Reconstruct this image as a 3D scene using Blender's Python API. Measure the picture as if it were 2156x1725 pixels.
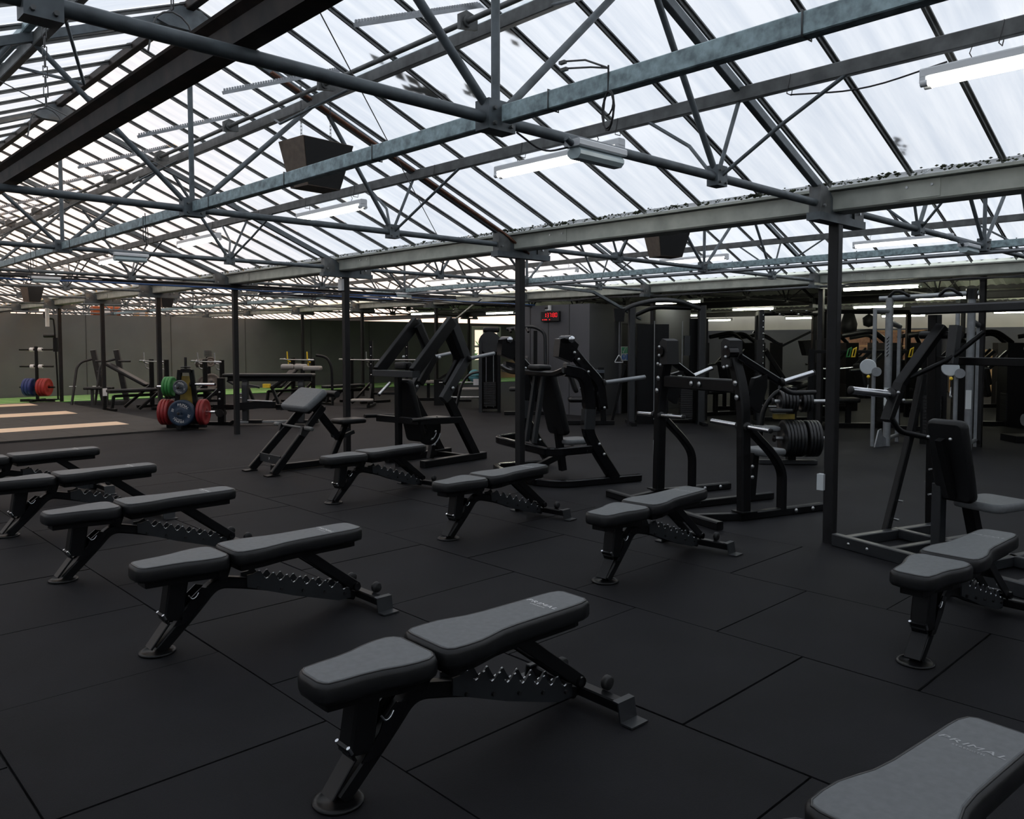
import bpy, math, random
from mathutils import Vector, Matrix
R = math.radians
rnd = random.Random(7)
scene = bpy.context.scene
for o in list(bpy.data.objects):
    bpy.data.objects.remove(o)
COL = scene.collection

# ------------------------------------------------------------------ camera
F_PX, PPX, PPY, PITCH, CAM_H, TH = 1701.0, 1078.0, 809.0, R(2.928), 1.5, R(46.294)
fw = Vector((math.cos(TH), math.sin(TH), 0)); rt = Vector((math.sin(TH), -math.cos(TH), 0)); upv = Vector((0, 0, 1))
Fv = fw * math.cos(PITCH) - upv * math.sin(PITCH); Uv = upv * math.cos(PITCH) + fw * math.sin(PITCH)
cd = bpy.data.cameras.new('camera'); cam = bpy.data.objects.new('camera', cd); COL.objects.link(cam)
cd.sensor_fit = 'HORIZONTAL'; cd.sensor_width = 36.0; cd.lens = F_PX / 2156 * 36.0
cd.shift_y = -(862.5 - PPY) / 2156; cd.clip_start = 0.05; cd.clip_end = 400
cam.matrix_world = Matrix(((rt.x, Uv.x, -Fv.x, 0), (rt.y, Uv.y, -Fv.y, 0), (rt.z, Uv.z, -Fv.z, CAM_H), (0, 0, 0, 1)))
scene.camera = cam

# ------------------------------------------------------------------ world: overcast evening sky, warm towards the far left
w = bpy.data.worlds.new('sky'); scene.world = w; w.use_nodes = True
nt = w.node_tree; N = nt.nodes; L = nt.links; N.clear()
def wn(t, **k):
    n = N.new(t)
    for a, b in k.items(): setattr(n, a, b)
    return n
tc = wn('ShaderNodeTexCoord'); sp = wn('ShaderNodeSeparateXYZ'); L.new(tc.outputs['Generated'], sp.inputs[0])
flat = wn('ShaderNodeCombineXYZ'); L.new(sp.outputs[0], flat.inputs[0]); L.new(sp.outputs[1], flat.inputs[1])
nrm = wn('ShaderNodeVectorMath', operation='NORMALIZE'); L.new(flat.outputs[0], nrm.inputs[0])
dot = wn('ShaderNodeVectorMath', operation='DOT_PRODUCT'); L.new(nrm.outputs[0], dot.inputs[0]); dot.inputs[1].default_value = (0.10, 0.995, 0)
mr1 = wn('ShaderNodeMapRange', interpolation_type='SMOOTHSTEP'); L.new(dot.outputs['Value'], mr1.inputs[0]); mr1.inputs[1].default_value = 0.60; mr1.inputs[2].default_value = 0.84
mr2 = wn('ShaderNodeMapRange', interpolation_type='SMOOTHSTEP'); L.new(sp.outputs[2], mr2.inputs[0]); mr2.inputs[1].default_value = 0.09; mr2.inputs[2].default_value = 0.26; mr2.inputs[3].default_value = 1.0; mr2.inputs[4].default_value = 0.0
mul = wn('ShaderNodeMath', operation='MULTIPLY'); L.new(mr1.outputs[0], mul.inputs[0]); L.new(mr2.outputs[0], mul.inputs[1])
cl = wn('ShaderNodeTexNoise'); cl.inputs['Scale'].default_value = 2.2; cl.inputs['Detail'].default_value = 3; L.new(tc.outputs['Generated'], cl.inputs['Vector'])
base = wn('ShaderNodeMix', data_type='RGBA'); L.new(cl.outputs[0], base.inputs[0]); base.inputs[6].default_value = (1.17, 1.24, 1.36, 1); base.inputs[7].default_value = (1.32, 1.37, 1.46, 1)
warm = wn('ShaderNodeMix', data_type='RGBA'); L.new(mul.outputs[0], warm.inputs[0]); L.new(base.outputs[2], warm.inputs[6]); warm.inputs[7].default_value = (1.42, 1.08, 0.86, 1)
mr3 = wn('ShaderNodeMapRange', interpolation_type='SMOOTHSTEP'); L.new(sp.outputs[2], mr3.inputs[0]); mr3.inputs[1].default_value = 0.02; mr3.inputs[2].default_value = 0.11; mr3.inputs[3].default_value = 1.0; mr3.inputs[4].default_value = 0.0
mul3 = wn('ShaderNodeMath', operation='MULTIPLY'); L.new(mr3.outputs[0], mul3.inputs[0]); L.new(mr1.outputs[0], mul3.inputs[1])
glow = wn('ShaderNodeMix', data_type='RGBA'); L.new(mul3.outputs[0], glow.inputs[0]); L.new(warm.outputs[2], glow.inputs[6]); glow.inputs[7].default_value = (1.9, 1.35, 1.02, 1)
bg = wn('ShaderNodeBackground'); L.new(glow.outputs[2], bg.inputs[0]); bg.inputs[1].default_value = 1.0
wo = wn('ShaderNodeOutputWorld'); L.new(bg.outputs[0], wo.inputs[0])

# low hazy evening sun from behind the camera; an added block, out of view, keeps it off the near bays
sd = bpy.data.lights.new('sun', 'SUN'); sd.energy = 9.5; sd.color = (1.0, 0.50, 0.14); sd.angle = R(9)
so = bpy.data.objects.new('sun', sd); COL.objects.link(so)
so.rotation_euler = Vector((0.28, -0.93, 0.242)).to_track_quat('Z', 'Y').to_euler(); so.location = (10, -40, 20)
vs = scene.view_settings
scene.display_settings.display_device = 'sRGB'
vs.view_transform = 'Standard'; vs.look = 'None'; vs.exposure = 0.0; vs.gamma = 1.0; vs.use_curve_mapping = False
try:
    cy = scene.cycles; cy.transparent_max_bounces = 16; cy.max_bounces = 6; cy.diffuse_bounces = 3; cy.glossy_bounces = 3; cy.transmission_bounces = 4
except Exception: pass

# ------------------------------------------------------------------ materials
M = {}
def mat(name, col, rough=0.5, metal=0.0, var=0.15, scale=8.0, bump=0.0, bscale=200.0, emit=None, spec=0.5, coat=0.0, col2=None, stretch=None):
    m = bpy.data.materials.new(name); m.use_nodes = True; t = m.node_tree; n = t.nodes; l = t.links
    p = n['Principled BSDF']; p.inputs['Roughness'].default_value = rough; p.inputs['Metallic'].default_value = metal
    p.inputs['Specular IOR Level'].default_value = spec; p.inputs['Coat Weight'].default_value = coat
    g = n.new('ShaderNodeNewGeometry'); v = g.outputs['Position']
    if stretch:
        mp = n.new('ShaderNodeMapping'); mp.inputs['Scale'].default_value = stretch; l.new(v, mp.inputs[0]); v = mp.outputs[0]
    if var > 0 or col2:
        z = n.new('ShaderNodeTexNoise'); z.inputs['Scale'].default_value = scale; z.inputs['Detail'].default_value = 4; l.new(v, z.inputs['Vector'])
        r = n.new('ShaderNodeMapRange'); l.new(z.outputs[0], r.inputs[0]); r.inputs[1].default_value = 0.32; r.inputs[2].default_value = 0.68
        x = n.new('ShaderNodeMix'); x.data_type = 'RGBA'; l.new(r.outputs[0], x.inputs[0])
        c2 = col2 or tuple(min(1, c * (1 + var)) for c in col)
        x.inputs[6].default_value = tuple(c * (1 - var) for c in col) + (1,); x.inputs[7].default_value = tuple(c2) + (1,)
        l.new(x.outputs[2], p.inputs['Base Color'])
    else: p.inputs['Base Color'].default_value = tuple(col) + (1,)
    if bump > 0:
        z2 = n.new('ShaderNodeTexNoise'); z2.inputs['Scale'].default_value = bscale; z2.inputs['Detail'].default_value = 2; l.new(g.outputs['Position'], z2.inputs['Vector'])
        b = n.new('ShaderNodeBump'); b.inputs['Strength'].default_value = bump; b.inputs['Distance'].default_value = 0.002
        l.new(z2.outputs[0], b.inputs['Height']); l.new(b.outputs[0], p.inputs['Normal'])
    if emit:
        p.inputs['Emission Color'].default_value = tuple(emit[:3]) + (1,); p.inputs['Emission Strength'].default_value = emit[3]
    M[name] = m; return m

mat('rubber', (0.0109, 0.0111, 0.0132), 0.74, bump=0.5, bscale=350, scale=1.6, var=0.22, spec=0.16)
mat('tile', (0.0075, 0.0076, 0.0094), 0.70, bump=0.6, bscale=380, scale=2.2, var=0.25, spec=0.16)
mat('joint', (0.003, 0.003, 0.003), 0.9, var=0)
mat('platform', (0.0330, 0.0315, 0.0300), 0.7, bump=0.4, bscale=350, scale=1.5, spec=0.3)
mat('wood', (0.80, 0.60, 0.42), 0.45, scale=3, var=0.12, stretch=(0.6, 9, 9))
mat('wallpaint', (0.122, 0.124, 0.128), 0.62, scale=1.2, var=0.10, bump=0.25, bscale=90)
mat('wallpaint_blue', (0.0743, 0.0770, 0.0878), 0.6, scale=1.2, var=0.10, bump=0.25, bscale=90)
mat('cream', (0.5460, 0.5200, 0.4420), 0.7, scale=1.0, var=0.1)
mat('sheet', (0.5984, 0.6336, 0.5456), 0.6, scale=1.5, var=0.2)
mat('galv', (0.2842, 0.3755, 0.3959), 0.45, metal=0.25, scale=26, var=0.38)
mat('gutter', (0.3960, 0.4140, 0.3690), 0.55, metal=0.1, scale=6, var=0.18)
mat('tube', (0.1092, 0.1274, 0.1383), 0.5, metal=0.25, scale=12, var=0.25)
mat('bar', (0.1219, 0.1268, 0.1251), 0.5, metal=0.2, scale=10, var=0.3)
mat('rust', (0.17, 0.075, 0.045), 0.75, scale=20, var=0.4)
mat('trough', (0.0168, 0.0143, 0.0126), 0.6, scale=9, var=0.4, col2=(0.045, 0.03, 0.024), spec=0.3)
mat('darksteel', (0.030, 0.030, 0.031), 0.5, scale=10, var=0.2)
mat('postpaint', (0.0101, 0.0101, 0.0113), 0.45, scale=14, var=0.2, spec=0.3)
mat('frame', (0.0053, 0.0056, 0.0064), 0.36, scale=20, var=0.15, spec=0.24)
mat('gloss', (0.0050, 0.0050, 0.0059), 0.16, scale=20, var=0.1, spec=0.45)
mat('greyframe', (0.0168, 0.0189, 0.0217), 0.42, scale=20, var=0.12)
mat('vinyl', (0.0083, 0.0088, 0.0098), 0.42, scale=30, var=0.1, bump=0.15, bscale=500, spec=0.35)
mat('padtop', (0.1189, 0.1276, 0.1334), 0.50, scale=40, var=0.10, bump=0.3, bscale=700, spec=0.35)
mat('piping', (0.012, 0.012, 0.013), 0.35, var=0)
mat('chrome', (0.75, 0.77, 0.80), 0.14, metal=1.0, var=0)
mat('steel', (0.48, 0.49, 0.50), 0.32, metal=0.9, scale=30, var=0.1)
mat('silver', (0.2790, 0.2945, 0.3100), 0.38, metal=0.55, scale=15, var=0.1)
mat('paleplastic', (0.50, 0.54, 0.56), 0.4, var=0.05)
mat('white', (0.72, 0.73, 0.74), 0.45, var=0.03)
mat('print', (0.72, 0.72, 0.72), 0.5, var=0)
mat('fadedprint', (0.34, 0.35, 0.36), 0.5, var=0)
mat('rubberblack', (0.007, 0.007, 0.008), 0.55, var=0.1)
mat('plate', (0.012, 0.0125, 0.0135), 0.38, scale=30, var=0.2)
mat('ironplate', (0.1456, 0.1228, 0.1046), 0.5, metal=0.3, scale=30, var=0.2)
mat('red', (0.2178, 0.0119, 0.0145), 0.5, var=0.15)
mat('brightred', (0.3300, 0.0210, 0.0180), 0.5, var=0.15)
mat('green', (0.0252, 0.1944, 0.0432), 0.5, var=0.15)
mat('navy', (0.0091, 0.0260, 0.0553), 0.5, var=0.15)
mat('blue', (0.0150, 0.0330, 0.1560), 0.5, var=0.15)
mat('slate', (0.0510, 0.0630, 0.0810), 0.5, var=0.15)
mat('dullyellow', (0.16, 0.115, 0.012), 0.5, var=0.3)
mat('yellow', (0.80, 0.55, 0.03), 0.45, var=0.08)
mat('mdf', (0.1456, 0.1092, 0.0832), 0.65, scale=20, var=0.15)
mat('grille', (0.010, 0.010, 0.010), 0.8, var=0)
mat('cable', (0.02, 0.02, 0.022), 0.5, var=0)
mat('bluecable', (0.04, 0.10, 0.26), 0.5, var=0)
mat('wire', (0.10, 0.10, 0.10), 0.5, var=0)
mat('moss', (0.035, 0.045, 0.022), 0.9, scale=60, var=0.5)
mat('lampwhite', (0.78, 0.80, 0.82), 0.4, var=0)
mat('lit', (1, 1, 1), 0.4, var=0, emit=(1.0, 0.98, 0.90, 9.0))
mat('litgreen', (1, 1, 1), 0.4, var=0, emit=(1.0, 1.0, 0.80, 34.0))
mat('led', (0.3, 0.0, 0.0), 0.4, var=0, emit=(1.0, 0.02, 0.03, 1.3))
mat('clearplastic', (0.55, 0.66, 0.68), 0.2, var=0.1)
mat('signgreen', (0.0320, 0.3520, 0.1760), 0.4, var=0)
mat('signblue', (0.0320, 0.1600, 0.5760), 0.4, var=0)
mat('signwhite', (0.62, 0.66, 0.66), 0.4, var=0)
mat('brick', (0.36, 0.19, 0.13), 0.8, scale=12, var=0.2)
mat('tan', (0.55, 0.33, 0.17), 0.6, scale=8, var=0.2)
mat('orange', (0.3750, 0.0800, 0.0150), 0.5, var=0.1)
mat('teal', (0.10, 0.30, 0.34), 0.5, var=0.1)
mat('consolegrey', (0.30, 0.28, 0.26), 0.45, var=0.08)
mat('leaf', (0.10, 0.30, 0.05), 0.6, var=0.4, scale=30)

# roof glass: thin, a little milky, with rain streaks that run down the slope
m = bpy.data.materials.new('glass'); m.use_nodes = True; t = m.node_tree; n = t.nodes; l = t.links; n.clear()
g = n.new('ShaderNodeNewGeometry'); mp = n.new('ShaderNodeMapping'); mp.inputs['Scale'].default_value = (0.35, 4.0, 0.35); l.new(g.outputs['Position'], mp.inputs[0])
z = n.new('ShaderNodeTexNoise'); z.inputs['Scale'].default_value = 2.2; z.inputs['Detail'].default_value = 5; z.inputs['Roughness'].default_value = 0.62; l.new(mp.outputs[0], z.inputs['Vector'])
r = n.new('ShaderNodeMapRange'); l.new(z.outputs[0], r.inputs[0]); r.inputs[1].default_value = 0.34; r.inputs[2].default_value = 0.62
x = n.new('ShaderNodeMix'); x.data_type = 'RGBA'; l.new(r.outputs[0], x.inputs[0]); x.inputs[6].default_value = (0.80, 0.83, 0.87, 1); x.inputs[7].default_value = (0.975, 0.98, 0.985, 1)
tl = n.new('ShaderNodeBsdfTranslucent'); l.new(x.outputs[2], tl.inputs[0])
df = n.new('ShaderNodeBsdfDiffuse'); df.inputs[0].default_value = (0.85, 0.87, 0.9, 1)
m1 = n.new('ShaderNodeMixShader'); m1.inputs[0].default_value = 0.22; l.new(tl.outputs[0], m1.inputs[1]); l.new(df.outputs[0], m1.inputs[2])
ou = n.new('ShaderNodeOutputMaterial'); l.new(m1.outputs[0], ou.inputs[0]); M['glass'] = m
# clean outer skin of the same pane
m = bpy.data.materials.new('glass_skin'); m.use_nodes = True; t = m.node_tree; n = t.nodes; l = t.links; n.clear()
tr = n.new('ShaderNodeBsdfTransparent'); tr.inputs[0].default_value = (0.985, 0.99, 0.99, 1); ou = n.new('ShaderNodeOutputMaterial'); l.new(tr.outputs[0], ou.inputs[0]); M['glass_skin'] = m
# clear door glass
m = bpy.data.materials.new('doorglass'); m.use_nodes = True; t = m.node_tree; n = t.nodes; l = t.links; n.clear()
tr = n.new('ShaderNodeBsdfTransparent'); tr.inputs[0].default_value = (0.9, 0.93, 0.92, 1); gl = n.new('ShaderNodeBsdfGlossy'); gl.inputs['Roughness'].default_value = 0.05
mx = n.new('ShaderNodeMixShader'); mx.inputs[0].default_value = 0.06; l.new(tr.outputs[0], mx.inputs[1]); l.new(gl.outputs[0], mx.inputs[2])
ou = n.new('ShaderNodeOutputMaterial'); l.new(mx.outputs[0], ou.inputs[0]); M['doorglass'] = m
# artificial turf with pale lane lines
m = mat('turf', (0.0900, 0.3000, 0.0500), 0.9, scale=60, var=0.35)
t = m.node_tree; n = t.nodes; l = t.links; p = n['Principled BSDF']
old = p.inputs['Base Color'].links[0].from_socket
g = n.new('ShaderNodeNewGeometry'); s = n.new('ShaderNodeSeparateXYZ'); l.new(g.outputs['Position'], s.inputs[0])
md = n.new('ShaderNodeMath'); md.operation = 'PINGPONG'; l.new(s.outputs[1], md.inputs[0]); md.inputs[1].default_value = 0.31
gt = n.new('ShaderNodeMath'); gt.operation = 'LESS_THAN'; l.new(md.outputs[0], gt.inputs[0]); gt.inputs[1].default_value = 0.085
x = n.new('ShaderNodeMix'); x.data_type = 'RGBA'; l.new(gt.outputs[0], x.inputs[0]); l.new(old, x.inputs[6]); x.inputs[7].default_value = (0.60, 0.75, 0.38, 1); l.new(x.outputs[2], p.inputs['Base Color'])

# ------------------------------------------------------------------ mesh helpers
def V(*a): return Vector(a[0] if len(a) == 1 else a)
class MB:
    def __init__(s): s.v = []; s.f = []; s.sm = []
    def add(s, vs, fs, smooth=False):
        b = len(s.v); s.v += [tuple(q) for q in vs]
        for f in fs: s.f.append([b + i for i in f]); s.sm.append(smooth)
        return s
    def sweep(s, path, sec, up=(0, 0, 1), smooth=False, closed=False, caps=True):
        P = [V(p) for p in path]; n = len(sec); k = len(P); D = []
        for i in range(k - 1 + (1 if closed else 0)): D.append((P[(i + 1) % k] - P[i]).normalized())
        d = D[0]; u = V(up); sd = d.cross(u)
        if sd.length < 1e-4: sd = d.cross(V(1, 0, 0))
        sd.normalize(); uu = sd.cross(d)
        ring = [P[0] + sd * a + uu * b for a, b in sec]
        if closed:
            nn = (D[-1] + D[0]).normalized(); ring = [q + d * (-((q - P[0]).dot(nn)) / d.dot(nn)) for q in ring]
        rings = [ring]
        for i in range(1, k):
            d = D[i - 1]; dn = D[i] if i < len(D) else d
            nn = (d + dn)
            nn = nn.normalized() if nn.length > 1e-4 else d
            ring = [q + d * (((P[i] - q).dot(nn)) / max(0.2, d.dot(nn))) for q in ring]; rings.append(ring)
        vs = [q for rg in rings for q in rg]; fs = []
        m_ = len(rings)
        for i in range(m_ if closed else m_ - 1):
            a, b = i * n, ((i + 1) % m_) * n
            for j in range(n): fs.append((a + j, a + (j + 1) % n, b + (j + 1) % n, b + j))
        s.add(vs, fs, smooth)
        if caps and not closed:
            s.add(rings[0], [tuple(range(n - 1, -1, -1))]); s.add(rings[-1], [tuple(range(n))])
        return s
    def beam(s, path, w=0.05, h=0.05, up=(0, 0, 1), ch=0.005, closed=False):
        a, b, c = w / 2, h / 2, min(ch, w / 3, h / 3)
        sec = [(-a + c, -b), (a - c, -b), (a, -b + c), (a, b - c), (a - c, b), (-a + c, b), (-a, b - c), (-a, -b + c)] if c > 0 else [(-a, -b), (a, -b), (a, b), (-a, b)]
        return s.sweep(path, sec, up, closed=closed)
    def tube(s, path, r=0.02, n=10, closed=False):
        return s.sweep(path, [(r * math.cos(2 * math.pi * i / n), r * math.sin(2 * math.pi * i / n)) for i in range(n)], smooth=True, closed=closed)
    def box(s, c, d, rz=0.0):
        c = V(c); a, b, h = d[0] / 2, d[1] / 2, d[2] / 2; m_ = Matrix.Rotation(rz, 3, 'Z')
        vs = [c + m_ @ V(x_ * a, y_ * b, z_ * h) for x_ in (-1, 1) for y_ in (-1, 1) for z_ in (-1, 1)]
        return s.add(vs, [(0, 1, 3, 2), (4, 6, 7, 5), (0, 4, 5, 1), (2, 3, 7, 6), (0, 2, 6, 4), (1, 5, 7, 3)])
    def lathe(s, prof, o=(0, 0, 0), ax=(1, 0, 0), n=24, smooth=True, arc=1.0):
        o = V(o); ax = V(ax).normalized(); e = ax.orthogonal().normalized(); g_ = ax.cross(e); k = len(prof); vs = []
        st = n if arc >= 1 else n + 1
        for i in range(st):
            a = 2 * math.pi * arc * i / n
            for r_, h_ in prof: vs.append(o + ax * h_ + (e * math.cos(a) + g_ * math.sin(a)) * r_)
        fs = []
        for i in range(n):
            p_, q_ = i * k, ((i + 1) % st) * k
            for j in range(k - 1): fs.append((p_ + j, q_ + j, q_ + j + 1, p_ + j + 1))
        return s.add(vs, fs, smooth)
    def cyl(s, p0, p1, r, n=12):
        return s.tube([p0, p1], r, n)
    def prism(s, pts, o, ex, ey, t):
        o, ex, ey = V(o), V(ex), V(ey); ez = ex.cross(ey).normalized() * t / 2; n = len(pts)
        a = [o + ex * p[0] + ey * p[1] - ez for p in pts]; b = [o + ex * p[0] + ey * p[1] + ez for p in pts]
        s.add(a + b, [tuple(range(n - 1, -1, -1)), tuple(range(n, 2 * n))] + [(i, (i + 1) % n, n + (i + 1) % n, n + i) for i in range(n)]); return s
    def pad(s, pts, o, ex, ey, t, bev=0.015):
        """cushion: outline pts in the (ex,ey) plane, thickness t above o, rounded rims"""
        o, ex, ey = V(o), V(ex), V(ey); ez = ex.cross(ey).normalized(); n = len(pts)
        cx = sum(p[0] for p in pts) / n; cy = sum(p[1] for p in pts) / n
        def ring(k, h):
            q_ = []
            for i in range(n):
                p = V(pts[i][0], pts[i][1], 0); a = V(pts[i - 1][0], pts[i - 1][1], 0); b = V(pts[(i + 1) % n][0], pts[(i + 1) % n][1], 0)
                tn = (b - a).normalized(); nn = V(-tn.y, tn.x, 0)
                q = p + nn * k; q_.append(o + ex * q.x + ey * q.y + ez * h)
            return q_
        lv = [(bev, 0), (bev * .3, bev * .25), (0, bev), (0, t - bev), (bev * .3, t - bev * .3), (bev, t)]
        vs = [q for k, h in lv for q in ring(k, h)]; fs = []
        for i in range(len(lv) - 1):
            for j in range(n): fs.append((i * n + j, i * n + (j + 1) % n, (i + 1) * n + (j + 1) % n, (i + 1) * n + j))
        s.add(vs, fs, True); s.add(ring(bev, 0), [tuple(range(n - 1, -1, -1))]); s.add(ring(bev, t), [tuple(range(n))])
        return s
    def mesh(s, name, material):
        me = bpy.data.meshes.new(name); me.from_pydata(s.v, [], s.f); me.polygons.foreach_set('use_smooth', s.sm)
        me.materials.append(M[material]); me.update(); return me
    def build(s, name, material, parent=None, label=None):
        o = bpy.data.objects.new(name, s.mesh(name, material)); COL.objects.link(o)
        if parent: o.parent = parent
        if label: o['label'] = label
        return o
def B(): return MB()
def fillet(path, r=0.06, k=4):
    P = [V(p) for p in path]; out = [P[0]]
    for i in range(1, len(P) - 1):
        a, b, c = P[i - 1], P[i], P[i + 1]; d1 = (a - b); d2 = (c - b)
        q = min(r, d1.length * .45, d2.length * .45); p1 = b + d1.normalized() * q; p2 = b + d2.normalized() * q
        for j in range(k + 1):
            t_ = j / k; out.append(p1 * (1 - t_) ** 2 + b * 2 * t_ * (1 - t_) + p2 * t_ * t_)
    out.append(P[-1]); return out
def rrect(w_, h_, r_, k=4):
    pts = []
    for cx, cy, a0 in ((w_ / 2 - r_, -h_ / 2 + r_, -90), (w_ / 2 - r_, h_ / 2 - r_, 0), (-w_ / 2 + r_, h_ / 2 - r_, 90), (-w_ / 2 + r_, -h_ / 2 + r_, 180)):
        for i in range(k + 1):
            a = R(a0 + 90 * i / k); pts.append((cx + r_ * math.cos(a), cy + r_ * math.sin(a)))
    return pts
def tag(o, label=None, cat=None, group=None, kind=None):
    if label: o['label'] = label
    if cat: o['category'] = cat
    if group: o['group'] = group
    if kind: o['kind'] = kind
    return o
def thing(name, label, cat, loc=(0, 0, 0), rz=0.0, group=None, kind=None):
    o = bpy.data.objects.new(name, None); o.empty_display_size = 0.1; COL.objects.link(o)
    o.location = loc; o.rotation_euler = (0, 0, R(rz)); return tag(o, label, cat, group, kind)
def instance(o, parent=None, name=None):
    c = o.copy(); c.parent = parent; COL.objects.link(c)
    if name: c.name = name
    return c
def dup(root, loc, rz=None, label=None, group=None):
    c = root.copy(); COL.objects.link(c); c.location = loc
    if rz is not None: c.rotation_euler = (0, 0, R(rz))
    tag(c, label, None, group)
    for ch in list(root.children):
        d = ch.copy(); d.parent = c; COL.objects.link(d)
        for g_ in list(ch.children):
            e = g_.copy(); e.parent = d; COL.objects.link(e)
    return c
def raw(me, name, parent, loc=(0, 0, 0), rot=None):
    o = bpy.data.objects.new(name, me); COL.objects.link(o); o.parent = parent; o.location = loc
    if rot: o.rotation_euler = rot
    return o
_glyph = {}
def glyphs(text, size, shear=0.0):
    """list of (verts, faces, x, advance) for each letter"""
    out = []; x = 0.0
    for ch in text:
        if ch == ' ': x += size * 0.35; continue
        if ch not in _glyph:
            c = bpy.data.curves.new('glyph', 'FONT'); c.body = ch; c.size = 1.0; c.resolution_u = 2
            o = bpy.data.objects.new('glyph', c); COL.objects.link(o)
            dg = bpy.context.evaluated_depsgraph_get(); me = bpy.data.meshes.new_from_object(o.evaluated_get(dg))
            _glyph[ch] = ([tuple(v_.co) for v_ in me.vertices], [tuple(p_.vertices) for p_ in me.polygons])
            bpy.data.objects.remove(o); bpy.data.curves.remove(c); bpy.data.meshes.remove(me)
        vs, fs = _glyph[ch]; x1 = max(v_[0] for v_ in vs)
        out.append(([((v_[0] + v_[1] * shear) * size, v_[1] * size) for v_ in vs], fs, x, x1 * size)); x += x1 * size + size * 0.09
    return out, x
def text_flat(mb, text, size, o, ex, ey, shear=0.0, wide=1.0):
    gs, wd = glyphs(text, size, shear); o, ex, ey = V(o), V(ex), V(ey)
    for vs, fs, x0, adv in gs:
        mb.add([o + ex * ((a + x0 - wd / 2) * wide) + ey * (b - size * .36) for a, b in vs], fs)
    return mb
def text_arc(mb, text, size, rad, mid, h, shear=0.0):
    """letters on a circle in the plane x=h facing +x (local y to the right is -y seen from +x)"""
    gs, wd = glyphs(text, size, shear)
    for vs, fs, x0, adv in gs:
        a = mid - (x0 + adv / 2 - wd / 2) / rad
        ca, sa = math.cos(a), math.sin(a); q = []
        for u_, v_ in vs:
            uu, rr = u_ - adv / 2, rad + v_ - size * .36
            yy = rr * ca + uu * sa; zz = rr * sa - uu * ca
            q.append((h, yy, zz))
        mb.add(q, fs)
    return mb
# ================================================================== STRUCTURE
SP = 6.80; XG = 5.87; XL = XG - SP; BAY = 3.33; Y0 = 2.69
ZR, ZE = 4.00, 2.62           # glass at the ridge / at the eaves
PW = BAY / 6                  # pane width
def ty(k): return Y0 + BAY * k
def zroof(dx): return ZR - (ZR - ZE) * abs(dx) / (SP / 2)   # dx from ridge

# ---- floors
fl = B().box((9.5, 19, -0.10), (36, 56, 0.17)).build('floor', 'joint'); tag(fl, kind='structure')
TX = [-1.35 + 0.995 * i for i in range(8)]      # seams between tile columns
rub = B()
rub.box((16.36, 8.6, -0.006), (21.50, 33.8, 0.012)); rub.box((0.0, 11.67, -0.006), (11.22, 4.54, 0.012)); rub.box((-4.6, 0.7, -0.006), (6.5, 17.4, 0.012)); rub.box((2.15, -4.71, -0.006), (7.0, 6.8, 0.012)); rub.box((0.0, 19.5, -0.006), (11.22, 11.1, 0.012))
tag(rub.build('floor.001', 'rubber'), kind='structure')
tm = B().box((0, 0, -0.0055), (0.986, 0.986, 0.011)).mesh('rubber_tile', 'tile')
me2 = B()
for i in range(7):
    off = 2.27 - 4 if i % 2 == 1 else 1.80 - 4
    for j in range(13):
        yc = off + 0.995 * j + 0.4975
        if yc - .5 < -1.3 or yc > 9.88: continue
        if yc + .4975 > 9.45:
            h_ = 9.40 - (yc - .4975)
            if h_ > .03: B().box((TX[i] + .4975, 9.40 - h_ / 2, -.0055), (.986, h_ - .01, .011)).build('rubber_tile', 'tile', fl)
            continue
        o = raw(tm, 'rubber_tile', fl, (TX[i] + 0.4975 + rnd.uniform(-.002, .002), yc + rnd.uniform(-.002, .002), rnd.uniform(-.0008, .0008)))
        o.rotation_euler = (0, 0, rnd.uniform(-.002, .002))

# ---- lifting platform and turf lane at the far left
pl = thing('lifting_platform', 'low black rubber lifting platform with pale timber strips, left of the posts', 'platform', (0, 0, 0))
pm = B().box((0, 0, 0.014), (0.950, 0.950, 0.028)).mesh('platform_mat', 'platform')
wood = [(15.30, 15.98), (18.38, 19.22), (21.45, 22.25)]
for i in range(6):
    for j in range(9):
        raw(pm, 'platform_mat', pl, (0.50 + i * 0.955, 14.40 + j * 0.955, 0.0005))
for a, b in wood:
    for q in range(4):
        bw = (b - a) / 4
        B().box((2.85, a + bw * (q + .5), 0.0185), (4.4, bw - .006, 0.026)).build('timber_board', 'wood', pl)
tf = B().box((14.3, 23.87, 0.006), (21.6, 2.6, 0.012)).build('turf_lane', 'turf'); tag(tf, 'green artificial turf lane with pale lines along the back wall', 'turf', kind='stuff')

# ---- walls
def wall(name, c, d, m_='wallpaint'):
    o = B().box(c, d).build(name, m_); return tag(o, kind='structure')
wb = wall('wall_back', (6.9, 25.27, 1.15), (29.8, 0.14, 2.30))
wall('wall_back.001', (25.15, 25.27, 1.15), (3.5, 0.14, 2.30))
wall('wall_back.002', (22.6, 25.27, 2.24), (1.62, 0.14, 0.12))
for xx in (2.4, 7.2, 9.6, 12.0, 14.4, 16.8, 19.2):
    B().box((xx, 25.194, 1.15), (0.012, 0.012, 2.3)).build('panel_joint', 'darksteel', wb)
wall('wall_right', (27.0, 8.6, 0.98), (0.14, 33.4, 1.96), 'wallpaint_blue')
wall('wall_right.001', (27.02, 8.6, 2.35), (0.16, 33.4, 0.78), 'cream')
wall('wall_left', (-7.9, 19, 1.25), (0.14, 54, 2.5))
wall('wall_front', (9.5, -8.1, 1.25), (35, 0.14, 2.5))
wall('wall_end', (5.8, 46.4, 1.1), (28, 0.14, 2.2), 'cream')
wall('wall_sun_blocker', (12, -13.2, 4.65), (90, 6.0, 9.3), 'cream')  # unseen block added behind the camera to shade the near roof bays
ws = wall('wall_store', (14.3, 11.85, 1.15), (3.6, 2.1, 2.30), 'wallpaint_blue')
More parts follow.
